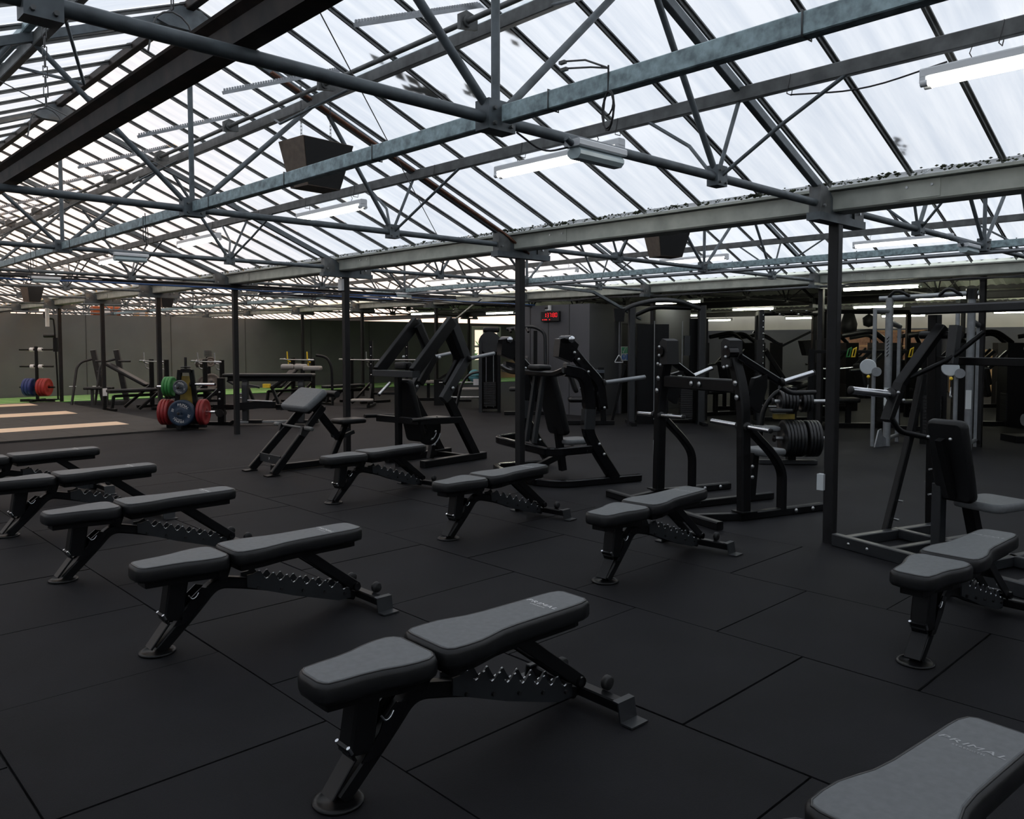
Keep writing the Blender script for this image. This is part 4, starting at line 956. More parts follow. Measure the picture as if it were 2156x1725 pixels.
# ================================================================== WEIGHT PLATES
_pm = {}
def plate_mesh(kind, r_, t__, mt):
    k = (kind, r_, t__, mt)
    if k in _pm: return _pm[k]
    h = t__ / 2
    if kind == 'bumper': pr = [(.026, -h), (.075, -h), (.085, -h + .005), (r_ * .74, -h + .005), (r_ * .82, -h), (r_ - .01, -h), (r_, -h + .01), (r_, h - .01), (r_ - .01, h), (r_ * .82, h), (r_ * .74, h - .005), (.085, h - .005), (.075, h), (.026, h), (.026, -h)]
    else: pr = [(.026, -h), (.05, -h), (.06, -h * .4), (r_ * .7, -h * .4), (r_ * .8, -h), (r_ - .004, -h), (r_, -h * .7), (r_, h * .7), (r_ - .004, h), (r_ * .8, h), (r_ * .7, h * .4), (.06, h * .4), (.05, h), (.026, h), (.026, -h)]
    mb = B().lathe(pr, (0, 0, 0), (1, 0, 0), 26); _pm[k] = mb.mesh('weight_plate', mt); return _pm[k]
def plate(kind, r_, t__, mt, loc, yaw, label, group=None, pitch=0.0, text=False):
    o = raw(plate_mesh(kind, r_, t__, mt), 'weight_plate', None, loc, (0, R(pitch), R(yaw))); tag(o, label, 'weight plate', group)
    if text:
        mb = B(); text_arc(mb, 'PRIMAL', r_ * .26, r_ * .66, R(70), t__ / 2 + .0012, .1); text_arc(mb, 'STRENGTH', r_ * .09, r_ * .50, R(70), t__ / 2 + .0012); text_arc(mb, 'PRIMAL', r_ * .26, r_ * .66, R(250), t__ / 2 + .0012, .1); text_arc(mb, 'STRENGTH', r_ * .09, r_ * .50, R(250), t__ / 2 + .0012); text_arc(mb, '20', r_ * .24, r_ * .66, R(-20), t__ / 2 + .0012); text_arc(mb, '20', r_ * .24, r_ * .66, R(160), t__ / 2 + .0012)
        mb.build('lettering', 'print', o)
    return o
# ---- coloured plate tree on the platform edge
TXY = (5.58, 14.02); zb = .03
t_ = thing('plate_tree', 'black plate tree on the platform edge loaded with red, blue and green plates', 'plate rack', (TXY[0], TXY[1], zb), 0)
def dirv(a): return V(math.cos(R(a)), math.sin(R(a)), 0)
for a in (226, 136):
    d = dirv(a); B().beam([d * -.34 + V(0, 0, .03), d * .34 + V(0, 0, .03)], .08, .06, ch=.008).build('base_beam', 'frame', t_)
for a in (136, 316): B().beam([dirv(a) * .20 + V(0, 0, .05), dirv(a) * .10 + V(0, 0, 1.0)], .08, .05, up=dirv(226), ch=.006).build('upright', 'frame', t_)
B().box((0, 0, .98), (.22, .14, .05), R(136)).build('head_plate', 'frame', t_)
B().cyl((0, 0, .98), (0, 0, 1.22), .024, 12).build('top_horn', 'rubberblack', t_)
B().box((0, 0, .62), (.012, .30, .55), R(46)).build('yellow_panel', 'dullyellow', t_)
HZ = [(226, .30), (136, .30), (316, .30), (46, .30), (136, .74), (226, .74), (316, .78)]
for a, z in HZ: horn(t_, dirv(a) * .08 + V(0, 0, z - zb), dirv(a) * (.50 if a != 226 else .34) + V(0, 0, z - zb), .024, 'chrome')
def onhorn(a, z, dist): d = dirv(a); return (TXY[0] + d.x * dist, TXY[1] + d.y * dist, z)
plate('bumper', .225, .055, 'navy', onhorn(226, .30, .22), 226, 'navy blue plate facing the camera on the plate tree', text=True)
plate('bumper', .225, .055, 'navy', onhorn(226, .30, .16), 226, 'navy blue plate behind the front one on the plate tree')
plate('bumper', .225, .055, 'navy', onhorn(46, .30, .22), 46, 'dark navy plate at the back of the plate tree')
for i, lb in enumerate(('outermost dark red plate left on the plate tree', 'middle dark red plate left on the plate tree', 'inner dark red plate left on the plate tree')): plate('bumper', .225, .055, 'red', onhorn(136, .30, .40 - i * .058), 136, lb, text=(i == 0))
for i, lb in enumerate(('outer red plate right on the plate tree', 'inner red plate right on the plate tree')): plate('bumper', .225, .055, 'red', onhorn(316, .30, .32 - i * .058), 316, lb)
for i, lb in enumerate(('outer green plate on the plate tree', 'middle green plate on the plate tree', 'inner green plate on the plate tree')): plate('bumper', .175, .05, 'green', onhorn(136, .74, .34 - i * .052), 136, lb, text=(i == 0))
plate('bumper', .125, .04, 'slate', onhorn(226, .74, .24), 226, 'small slate blue plate on the front upper horn', text=True)
for i, lb in enumerate(('small black plate lying lowest on top of the plate tree', 'small black plate lying uppermost on top of the plate tree')): plate('iron', .085, .022, 'plate', (TXY[0], TXY[1], zb + 1.015 + i * .035), 0, lb, pitch=90)
# ---- far left plate tree
t_ = thing('plate_tree', 'far left plate tree with white cuffed pegs and red and blue plates', 'plate rack', (5.36, 22.8, .03), -43.7)
B().beam([(-.42, 0, .03), (.42, 0, .03)], .07, .06).build('base_beam', 'frame', t_); B().beam([(0, -.3, .03), (0, .3, .03)], .07, .06).build('base_beam', 'frame', t_)
B().beam([(0, 0, .05), (0, 0, 1.38)], .06, .06, up=(0, 1, 0)).build('column', 'frame', t_)
for z in (.88, 1.30):
    for s in (-1, 1):
        e = B().cyl((s * .04, 0, z), (s * .42, 0, z), .022, 12).build('peg', 'frame', t_); B().cyl((s * .06, 0, z), (s * .15, 0, z), .05, 12).build('cuff', 'white', e)
for s in (-1, 1): B().cyl((s * .04, 0, .36), (s * .44, 0, .36), .022, 12).build('peg', 'frame', t_)
for s, mt, nm in ((-1, 'blue', 'blue'), (1, 'brightred', 'bright red')):
    for i, w_ in enumerate(('inner', 'middle', 'outer')):
        q = s * (.10 + i * .075); plate('bumper', .225, .07, mt, (5.36 + math.cos(R(-43.7)) * q, 22.8 + math.sin(R(-43.7)) * q, .39), -43.7 + (180 if s < 0 else 0), '%s %s plate on the far left plate tree' % (w_, nm))
t_ = thing('bar_holder', 'black crank shaped tube stand behind the far left plate tree', 'stand', (5.9, 23.6, .0), -43.7)
B().tube(fillet([(.14, 0, .0), (.14, 0, .5), (.12, 0, 1.2), (.10, 0, 1.9), (.08, 0, 2.12), (-.14, 0, 2.14), (-.16, 0, 2.3)], .03, 2), .022, 8).build('tube', 'frame', t_)
B().cyl((-.18, 0, 1.68), (.10, 0, 1.68), .045, 12).build('roll_pad', 'vinyl', t_); B().box((.12, 0, 1.45), (.10, .08, .36)).build('sleeve', 'frame', t_); B().box((0, 0, .015), (.4, .3, .03)).build('base', 'frame', t_)
tag(B().tube([(5.80, 23.5, 1.92), (5.80, 23.5, 2.46)], .05, 12).build('drain_pipe', 'white'), 'short white downpipe hanging below the far gutter', 'pipe')
# ================================================================== BACKGROUND EQUIPMENT
OR = ['first', 'second', 'third', 'fourth', 'fifth', 'sixth', 'seventh', 'eighth', 'ninth', 'tenth']
VA = -43.7          # turned to face the camera row
def barbell(name, label, loc, rz, half=.70, sleeve=.30, group=None):
    t_ = thing(name, label, 'barbell', loc, rz, group)
    B().cyl((-half, 0, 0), (half, 0, 0), .014, 8).build('shaft', 'steel', t_)
    for s in (-1, 1):
        B().lathe([(0, 0), (.034, 0), (.034, .02), (.026, .022), (.026, sleeve), (0, sleeve)], (s * half, 0, 0), (s, 0, 0), 12).build('sleeve', 'steel', t_)
    return t_
def bench_press(label, loc, rz, hooks='frame', incline=False, blab=None):
    t_ = thing('bench_press', label, 'bench press', loc, rz)
    for s in (-1, 1):
        B().beam([(s * .42, 0, .03), (s * .42, 0, 1.12)], .075, .085, up=(0, 1, 0), ch=.006).build('upright', 'frame', t_)
        B().tube(fillet([(s * .42, -.07, 1.02), (s * .42, -.16, 1.04), (s * .42, -.17, 1.28)], .03, 2), .016, 8).build('bar_hook', 'steel' if hooks == 'frame' else hooks, t_)
        B().tube(fillet([(s * .42, -.06, .90), (s * .42, -.13, .92), (s * .42, -.14, 1.0)], .03, 2), .014, 8).build('bar_hook', 'steel' if hooks == 'frame' else hooks, t_)
        B().beam([(s * .42, .55, .035), (s * .42, -.35, .035)], .07, .06, ch=.006).build('foot', 'frame', t_)
        B().beam([(s * .42, -.62, .04), (s * .42, -.05, .50)], .05, .06, ch=.006).build('brace', 'frame', t_)
    B().beam([(-.42, .02, .34), (.42, .02, .34)], .06, .07).build('cross_bar', 'frame', t_)
    if incline:
        B().pad(rrect(.85, .28, .04), (0, -.40, .66), V(0, -.75, -.66), (1, 0, 0), .07, .02).build('back_pad', 'vinyl', t_); B().pad(rrect(.32, .30, .04), (0, -.86, .40), (0, -1, 0), (1, 0, 0), .07, .02).build('seat', 'vinyl', t_)
    else:
        B().pad(rrect(1.15, .28, .04), (0, -.55, .40), (0, -1, 0), (1, 0, 0), .07, .02).build('bench_pad', 'vinyl', t_)
    B().beam([(0, .0, .32), (0, -1.0, .32)], .06, .06).build('spine', 'frame', t_); B().beam([(0, -1.0, .33), (0, -1.05, .02)], .06, .06, up=(0, 1, 0)).build('front_leg', 'frame', t_); B().beam([(-.25, -1.05, .03), (.25, -1.05, .03)], .06, .05).build('front_foot', 'frame', t_)
    return t_
# ---- squat rack and two bench presses at the far left
t_ = thing('squat_rack', 'slanted squat rack beside the post with the white notice', 'rack', (6.35, 20.75, 0), VA + 8)
for s in (-1, 1):
    B().beam([(s * .26 + .16, .15, .03), (s * .26, -.05, 1.33)], .12, .09, up=(0, 1, 0), ch=.008).build('upright', 'darksteel', t_)
    B().tube(fillet([(s * .26, -.03, 1.12), (s * .26 - .26, -.06, 1.05), (s * .26 - .36, -.1, .92), (s * .26 - .46, -.2, .02)], .1), .03, 10).build('safety_tube', 'darksteel', t_)
    B().cyl((s * .26 + .06, -.1, 1.06), (s * .26 + .34, -.1, 1.06), .025, 8).build('bar_peg', 'darksteel', t_)
    B().cyl((s * .26 + .08, -.1, .82), (s * .26 + .24, -.1, .80), .018, 8).build('bar_peg', 'darksteel', t_)
    B().cyl((s * .26 - .52, -.15, .46), (s * .26 - .36, -.15, .46), .014, 8).build('plate_peg', 'steel', t_)
B().pad(rrect(.62, .30, .04), (-.05, -.35, .40), (1, 0, 0), (0, 1, 0), .06, .02).build('step_pad', 'vinyl', t_)
B().beam([(-.2, -.35, .02), (-.2, -.35, .40)], .06, .06, up=(0, 1, 0)).build('step_leg', 'darksteel', t_); B().beam([(.12, -.35, .02), (.12, -.35, .40)], .06, .06, up=(0, 1, 0)).build('step_leg', 'darksteel', t_)
B().beam([(-.75, .1, .05), (.45, .1, .05)], .08, .10).build('base_beam', 'darksteel', t_)
bench_press('bench press left of the coloured plate tree, beside the squat rack', (6.95, 19.0, 0), -88)
barbell('barbell', 'barbell on the bench press beside the squat rack', (6.95 - .17, 19.0, 1.075), -88, .40, .24)
bench_press('bench press behind the coloured plate tree', (7.75, 17.9, 0), -88)
barbell('barbell', 'barbell on the bench press behind the coloured plate tree', (7.75 - .17, 17.9, 1.075), -88, .44, .28)
tag(B().pad(rrect(.95, .26, .04), (6.6, 20.1, .72), V(math.cos(R(VA)), math.sin(R(VA)), -.55), V(-math.sin(R(VA)), math.cos(R(VA)), 0), .07, .02).build('incline_pad', 'vinyl'), 'long dark sloping pad behind the left bench press', 'pad')
# ---- iron plate tree
t_ = thing('plate_tree', 'plate tree with bare iron plates behind the coloured one', 'plate rack', (8.62, 20.2, 0), VA)
B().beam([(-.3, 0, .03), (.3, 0, .03)], .08, .06).build('base_beam', 'frame', t_); B().beam([(0, -.3, .03), (0, .3, .03)], .08, .06).build('base_beam', 'frame', t_); B().beam([(0, 0, .05), (0, 0, 1.14)], .10, .07, up=(0, 1, 0)).build('column', 'frame', t_)
c_, s_ = math.cos(R(VA)), math.sin(R(VA))
def loc_of(o, x_, y_, z_): return (o[0] + c_ * x_ - s_ * y_, o[1] + s_ * x_ + c_ * y_, z_)
P0 = (8.62, 20.2)
for (x_, y_, z_) in ((-.34, 0, .98), (.34, 0, .98), (.36, 0, .52), (0, -.3, .52), (0, -.3, .9)):
    B().cyl((0, 0, z_), (x_, y_, z_), .022, 10).build('peg', 'steel', t_)
for i in range(5): plate('iron', .11, .028, 'ironplate', loc_of(P0, -.10 - i * .045, 0, .98), VA, 'small iron plate, %s from the column on the left peg of the iron plate tree' % OR[i], 'iron plates left')
plate('iron', .125, .03, 'ironplate', loc_of(P0, .14, -.24, 1.02), VA - 60, 'iron plate facing right at the top of the iron plate tree')
plate('iron', .21, .035, 'ironplate', loc_of(P0, .16, -.26, .52), VA - 65, 'largest iron plate, spoked, low on the iron plate tree')
plate('iron', .16, .035, 'ironplate', loc_of(P0, -.05, -.2, .50), VA - 90, 'medium iron plate low on the iron plate tree')
for i in range(4): plate('iron', .10, .025, 'plate', loc_of(P0, 0, 0, 1.17 + i * .04), 0, 'small black plate, %s from below on top of the iron plate tree' % OR[i], 'black plates on iron tree', pitch=90)

# ---- high flat rowing bench
t_ = thing('seal_row_bench', 'high long flat rowing bench right of the fourth post', 'bench', (6.95, 13.72, 0), VA)
B().pad(rrect(1.64, .30, .04), (.03, 0, .88), (1, 0, 0), (0, 1, 0), .06, .02).build('bench_pad', 'vinyl', t_)
B().beam([(-.72, 0, .84), (.80, 0, .84)], .08, .08).build('top_beam', 'frame', t_)
for x_ in (-.40, .62):
    B().beam(fillet([(x_, .0, .80), (x_, -.04, .74), (x_, -.04, .06)], .05), .11, .10, up=(1, 0, 0), ch=.008).build('leg', 'greyframe', t_)
    B().beam([(x_ - .30, -.04, .01), (x_ - .22, -.04, .065), (x_ + .30, -.04, .065)], .10, .06, up=(0, 0, 1), ch=.006).build('foot', 'frame', t_)
for x_ in (-.85,):
    B().beam([(x_, .0, .02), (x_, 0, .86)], .12, .10, up=(0, 1, 0)).build('end_post', 'frame', t_); B().beam([(x_ - .35, 0, .03), (x_ + .2, 0, .03)], .10, .06).build('foot', 'frame', t_)
for x_ in (-.12, .62):
    B().prism([(-.30, 0), (.34, .06), (.34, .16), (.1, .17), (-.30, .14)], (x_ - .05, -.12, .28), (1, 0, 0), (0, 0, 1), .07).build('spotter_arm', 'frame', t_); B().cyl((x_ - .2, -.16, .46), (x_ + .25, -.16, .44), .015, 8).build('arm_guard', 'steel', t_)
B().beam([(-1.0, 0, .34), (.6, 0, .34)], .06, .07).build('stretcher', 'frame', t_); B().cyl((-.86, -.1, .22), (-.86, .1, .22), .07, 14).build('wheel', 'rubberblack', t_); B().beam([(-.5, -.1, .06), (.9, .2, .06)], .05, .04).build('floor_rail', 'steel', t_)
bolts(t_, [(-.46, -.10, .50), (-.46, -.10, .40), (-.46, -.10, .58), (-.86, -.06, .60), (-.86, -.06, .48)], .02)

# ---- rack with yellow hooks behind it
bench_press('olympic bench with bright yellow bar hooks', (10.25, 18.35, 0), -84, 'yellow', True)
barbell('barbell', 'barbell racked on the bright yellow hooks', (10.25 - .17, 18.35, 1.075), -84, .50, .20)
t_ = thing('hyper_bench', 'low hyperextension bench with yellow stop before the turf', 'bench', (8.75, 17.68, 0), VA)
B().beam([(-.55, 0, .04), (.65, 0, .04)], .08, .06).build('base_beam', 'frame', t_); B().beam([(-.10, 0, .05), (-.30, 0, .52)], .06, .07, up=(0, 1, 0)).build('mast', 'frame', t_); B().beam([(.45, 0, .05), (.28, 0, .48)], .06, .07, up=(0, 1, 0)).build('mast', 'frame', t_)
B().pad(rrect(.46, .26, .05), (.52, 0, .56), V(.8, 0, .6), (0, 1, 0), .08, .02).build('hip_pad', 'vinyl', t_); B().beam([(.0, 0, .46), (-.3, 0, .52)], .05, .05).build('arm', 'greyframe', t_); B().box((.18, -.05, .50), (.16, .10, .09)).build('yellow_stop', 'yellow', t_); B().cyl((-.55, 0, .50), (-.75, 0, .62), .03, 8).build('roller', 'vinyl', t_)
t_ = thing('roll_pad_machine', 'machine with two tan roll pads behind the rowing bench', 'machine', (8.97, 16.46, 0), VA)
for s in (0, 1): B().lathe([(0, -.14), (.05, -.14), (.065, -.11), (.065, .11), (.05, .14), (0, .14)], (-.14 + s * .30, 0, .96), (1, 0, 0), 14).build('roll_pad', 'consolegrey', t_)
B().pad(rrect(.4, .28, .06), (.42, 0, .88), (1, 0, 0), (0, 1, 0), .10, .03).build('thigh_pad', 'consolegrey', t_); B().beam([(.2, 0, .02), (.2, 0, .92)], .08, .08, up=(0, 1, 0)).build('mast', 'frame', t_); B().beam([(-.4, 0, .03), (.7, 0, .03)], .08, .06).build('base_beam', 'frame', t_)
B().tube(fillet([(.5, 0, 1.22), (.75, 0, 1.18), (.85, 0, .95), (.86, 0, .1)], .12), .03, 8).build('curved_tube', 'frame', t_)
bench_press('flat bench press half hidden by the post behind the preacher bench', (11.3, 17.3, 0), -86)
barbell('barbell', 'barbell on the bench press half hidden by the third post', (11.3 - .17, 17.3, 1.075), -86, .44, .24)
# ---- pierced uprights rack and its neighbours behind the row machine
t_ = thing('squat_stand', 'tall squat stand with pierced uprights left of the row machine', 'rack', (11.05, 15.75, 0), VA)
for s in (-1, 1):
    e = B().beam([(s * .42, 0, .03), (s * .42, 0, 1.55)], .075, .075, up=(0, 1, 0)).build('upright', 'frame', t_)
    bolts(e, [(s * .42, -.038, z) for z in (.5, .75, 1.0, 1.2, 1.4)], .014, mt='chrome', nm='pin_hole')
    B().beam([(s * .42, -.42, .035), (s * .42, .4, .035)], .08, .06).build('foot', 'frame', t_); B().beam([(s * .42, -.38, .06), (s * .42, 0, .55)], .05, .05).build('brace', 'frame', t_)
B().cyl((-.55, -.1, 1.10), (.8, -.1, 1.10), .014, 8).build('bar', 'steel', t_); B().beam([(-.42, .1, .3), (.42, .1, .3)], .06, .06).build('cross_bar', 'frame', t_)
B().pad(rrect(.5, .26, .05), (-.55, -.5, .16), (1, 0, 0), (0, 1, 0), .05, .015).build('foot_pad', 'consolegrey', t_)
t_ = thing('leg_machine', 'seated leg machine behind the row machine', 'machine', (13.0, 16.6, 0), VA)
B().beam([(-.5, 0, .04), (.7, 0, .04)], .1, .07).build('base_beam', 'frame', t_); B().pad(rrect(.45, .35, .06), (-.05, 0, .45), (1, 0, 0), (0, 1, 0), .08, .02).build('seat', 'consolegrey', t_); B().pad(rrect(.6, .34, .06), (-.28, 0, .80), V(.35, 0, -.93), (0, 1, 0), .08, .02).build('back_pad', 'vinyl', t_); B().beam([(-.1, 0, .05), (-.1, 0, 1.1)], .08, .08, up=(0, 1, 0)).build('mast', 'frame', t_); B().beam([(.0, 0, .45), (.5, -.1, .75)], .05, .06).build('arm', 'frame', t_)
B().cyl((.45, -.2, .72), (.45, .15, .72), .05, 12).build('shin_roll', 'vinyl', t_)
for i, (x_, y_, m_, lb) in enumerate(((12.35, 14.95, 'orange', 'orange exercise ball seen through the row machine'), (12.72, 14.6, 'teal', 'teal exercise ball seen through the row machine'))):
    e = B().lathe([(.002, -.155)] + [(.155 * math.cos(R(a)), .155 * math.sin(R(a))) for a in range(-75, 80, 15)] + [(.002, .155)], (0, 0, 0), (0, 0, 1), 20).build('exercise_ball', m_); e.location = (x_, y_, .71); tag(e, lb, 'ball')
    B().lathe([(.1552, -.008), (.1558, 0), (.1552, .008)], (0, 0, 0), (0, 0, 1), 20).build('seam', 'rubberblack', e)
t_ = thing('ball_rack', 'low steel rack holding the exercise balls', 'rack', (12.5, 14.8, 0), VA)
for z in (.20, .555):
    for y in (-.09, .09): B().cyl((-.55, y, z), (.55, y, z), .014, 8).build('rail', 'steel', t_)
for s in (-1, 1): B().beam([(s * .56, 0, .0), (s * .56, 0, .62)], .05, .24, up=(1, 0, 0)).build('end_frame', 'frame', t_)
t_ = thing('cable_column', 'slim cable column with two white number cards behind the row machine', 'machine', (13.2, 15.9, 0), VA)
B().beam([(0, 0, 0), (0, 0, 1.55)], .14, .14, up=(0, 1, 0)).build('column', 'frame', t_); B().lathe([(0, -.04), (.10, -.04), (.12, 0), (.10, .04), (0, .04)], (.02, 0, 1.58), (0, 1, 0), 16).build('pulley_cover', 'frame', t_)
for z in (1.28, 1.42): B().box((.05, -.08, z), (.14, .01, .04)).build('number_card', 'print', t_)
B().beam([(-.3, 0, .03), (.4, 0, .03)], .1, .06).build('base_beam', 'frame', t_); B().box((0, 0, 2.06), (.16, .08, .14)).build('upper_card', 'white', t_); B().box((0, 0, 1.8), (.05, .05, .5)).build('upper_mast', 'frame', t_)
t_ = thing('curved_frame_bench', 'bench with bent tube legs left of the weight stack tower', 'bench', (12.0, 13.9, 0), VA)
for y in (-.2, .2): B().tube(fillet([(-.35, y, .0), (-.22, y, .55), (-.05, y, .80), (.30, y, .86)], .15), .025, 8).build('bent_tube', 'greyframe', t_)
B().pad(rrect(.5, .3, .05), (.05, 0, .42), (1, 0, 0), (0, 1, 0), .06, .02).build('seat', 'consolegrey', t_); B().beam([(.25, -.2, .0), (.25, -.2, .86)], .05, .05, up=(0, 1, 0)).build('leg', 'frame', t_); B().box((.12, -.22, .62), (.12, .01, .14)).build('info_card', 'white', t_)
# ---- weight stack tower and neighbour
t_ = thing('weight_stack_tower', 'dark weight stack tower with round top left of the second post', 'machine', (11.78, 13.02, 0), VA)
B().beam([(-.20, 0, .0), (-.20, 0, 1.55)], .07, .36, up=(0, 1, 0)).build('side_shroud', 'greyframe', t_); B().beam([(.20, 0, .0), (.20, 0, 1.50)], .07, .36, up=(0, 1, 0)).build('side_shroud', 'frame', t_); B().box((0, .15, .75), (.36, .03, 1.4)).build('rear_shroud', 'frame', t_)
B().lathe([(0, -.16), (.24, -.16), (.24, .16), (0, .16)], (0, 0, 1.50), (0, 1, 0), 22, False).build('arched_top', 'greyframe', t_)
for x_ in (-.08, .08): B().cyl((x_, -.05, .1), (x_, -.05, 1.5), .011, 8).build('guide_rod', 'steel', t_)
for i in range(14): B().box((0, -.03, .14 + i * .038), (.26, .18, .032)).build('stack_plate', 'rubberblack', t_)
B().pad(rrect(.36, .18, .06), (.03, 0, 1.72), (1, 0, 0), (0, 1, 0), .12, .04).build('head_cushion', 'vinyl', t_)
t_ = thing('seated_stack_machine', 'seated machine with olive seat beside the weight stack tower', 'machine', (11.75, 11.95, 0), VA)
B().pad(rrect(.36, .34, .06), (-.12, 0, .50), (1, 0, 0), (0, 1, 0), .08, .03).build('seat', 'vinyl', t_); B().pad(rrect(.55, .32, .05), (.05, .05, .95), V(.1, 0, -.99), (0, 1, 0), .08, .02).build('back_pad', 'darksteel', t_); B().beam([(-.05, 0, .03), (-.05, 0, .50)], .08, .08, up=(0, 1, 0)).build('seat_post', 'frame', t_); B().beam([(-.4, 0, .04), (.5, 0, .04)], .1, .07).build('base_beam', 'frame', t_); B().beam([(.25, .1, .04), (.25, .1, 1.75)], .08, .08, up=(0, 1, 0)).build('mast', 'frame', t_)
B().tube(fillet([(-.35, .1, 1.78), (.2, .1, 1.85), (.45, .1, 1.72), (.48, .1, .05)], .15), .035, 8).build('arched_tube', 'greyframe', t_)
for i in range(4): B().cyl((-.3 + i * .12, -.05, 1.80), (-.26 + i * .12, -.18, 1.72), .025, 8).build('grip', 'rubberblack', t_)
t_ = thing('leg_extension', 'dark leg machine against the store room behind the chest press', 'machine', (11.15, 9.75, 0), VA)
B().beam([(-.5, 0, .04), (.55, 0, .04)], .1, .07).build('base_beam', 'frame', t_); B().pad(rrect(.5, .4, .07), (-.05, 0, .42), (1, 0, 0), (0, 1, 0), .09, .03).build('seat', 'gloss', t_); B().pad(rrect(.6, .4, .07), (-.28, .1, .85), V(.35, 0, -.93), (0, 1, 0), .08, .03).build('back_pad', 'vinyl', t_); B().lathe([(0, -.05), (.22, -.05), (.22, .05), (0, .05)], (.15, -.2, .42), (0, 1, 0), 20, False).build('cam_disc', 'gloss', t_)
for z in (.68, .80): B().cyl((-.1, -.22, z), (.28, -.22, z + .06), .02, 8).build('handle', 'chrome' if z < .7 else 'rubberblack', t_)
B().beam([(.35, 0, .04), (.30, 0, 1.05)], .1, .1, up=(0, 1, 0)).build('tower', 'frame', t_); B().box((.1, .0, .98), (.5, .3, .05)).build('shroud', 'slate', t_)

# ---- pulldown station in front of the store room
t_ = thing('pulldown_station', 'tall dark twin pulldown station right of the safety sign', 'machine', (12.25, 8.75, 0), VA)
for x_ in (-.62, .66):
    B().beam([(x_, 0, .0), (x_, 0, 2.18)], .13, .16, up=(0, 1, 0), ch=.02).build('column', 'greyframe', t_)
for x_, w_ in ((-.36, .30), (-.06, .26)):
    B().box((x_, .10, .92), (w_, .08, 1.84)).build('stack_shroud', 'frame', t_)
B().box((.66, .25, 1.0), (.34, .05, 1.9)).build('side_panel', 'frame', t_)
B().tube(fillet([(-.85, -.05, 2.05), (-.62, -.05, 2.18), (-.2, -.05, 2.28), (.25, -.05, 2.26), (.62, -.05, 2.12)], .2, 4), .045, 10).build('arched_arm', 'greyframe', t_)
B().tube(fillet([(-.55, .2, 2.0), (-.2, .2, 2.16), (.5, .2, 2.14)], .2, 4), .04, 10).build('rear_arm', 'frame', t_)
B().prism([(-.08, -.14), (.08, -.14), (.10, .10), (-.10, .10)], (-.86, -.06, 2.02), (1, 0, 0), (0, 0, 1), .10).build('pulley_box', 'frame', t_)
for x_ in (-.21, .30): B().cyl((x_, -.02, .1), (x_, -.02, 1.9), .009, 6).build('guide_rod', 'silver', t_)
for i in range(16): B().box((.38, .02, .12 + i * .04), (.22, .18, .034)).build('stack_plate', 'rubberblack', t_)
B().box((.38, -.03, 1.45), (.10, .08, .36)).build('carriage', 'greyframe', t_); B().cyl((-.86, -.06, 1.9), (-.86, -.06, 1.28), .006, 6).build('cable', 'silver', t_)
B().tube(fillet([(-.93, -.06, 1.16), (-.86, -.06, 1.28), (-.79, -.06, 1.16)], .02, 2) + [V(-.79, -.06, 1.14), V(-.93, -.06, 1.14)], .01, 6, closed=True).build('stirrup_handle', 'steel', t_)
for x_ in (-.62, .66): B().beam([(x_, -.35, .03), (x_, .45, .03)], .10, .06).build('foot', 'frame', t_)
B().beam([(-.62, .3, .03), (.66, .3, .03)], .08, .06).build('rear_foot', 'frame', t_); B().beam([(-.95, .2, .02), (-.72, .15, 1.1)], .05, .05).build('brace', 'frame', t_)
# ---- power rack with pierced columns
t_ = thing('power_rack', 'power rack with chrome dotted columns and multi grip top bar', 'rack', (13.4, 6.95, 0), VA)
for s in (-1, 1):
    x_ = s * .52
    e = B().beam([(x_, -.10, .0), (x_, -.10, 2.05)], .09, .10, up=(0, 1, 0), ch=.008).build('front_column', 'greyframe', t_)
    bolts(e, [(x_ + .02, -.155, .3 + i * .105) for i in range(17)], .017, mt='chrome', nm='numbered_hole')
    B().beam([(x_ + .14 , .55, .0), (x_ + .14, .55, 2.05)], .09, .10, up=(0, 1, 0)).build('rear_column', 'frame', t_)
    B().beam([(x_, -.1, 2.03), (x_ + .14, .55, 2.03)], .08, .08).build('top_rail', 'frame', t_); B().beam([(x_, -.5, .04), (x_ + .14, .7, .04)], .09, .07).build('foot', 'frame', t_)
    B().prism([(-.05, -.1), (.05, -.1), (.05, .3), (-.05, .3)], (x_ - .05, -.17, 1.25), (1, 0, 0), (0, 0, 1), .06).build('bar_catch', 'rubberblack', t_)
    for z in (.35, .85): horn(t_, (x_ + .20, .3, z), (x_ + .46, .3, z), .022, 'chrome', 'plate_peg')
B().tube([(-.52, -.12, 2.00), (.52, -.12, 2.00)], .025, 10).build('pullup_bar', 'frame', t_)
for i, x_ in enumerate((-.36, -.2, .0, .12, .26)):
    e = B().tube(fillet([(x_, -.12, 2.0), (x_ + .03, -.26, 2.04 - .06 * (i % 2)), (x_ - .08, -.34, 2.05 - .06 * (i % 2))], .04, 2), .02, 8).build('grip', 'rubberblack', t_); B().lathe([(0, 0), (.024, 0), (.02, .012), (0, .012)], (x_ - .08, -.34, 2.05 - .06 * (i % 2)), (-.7, -.6, 0), 10).build('grip_cap', 'chrome', e)
B().beam([(-.45, .6, 1.7), (.1, .6, 1.45), (.6, .6, 1.7)], .04, .04).build('rear_brace', 'frame', t_)
t_ = thing('leg_press', 'dark leg press with tilted sled behind the power rack', 'machine', (14.6, 7.4, 0), VA)
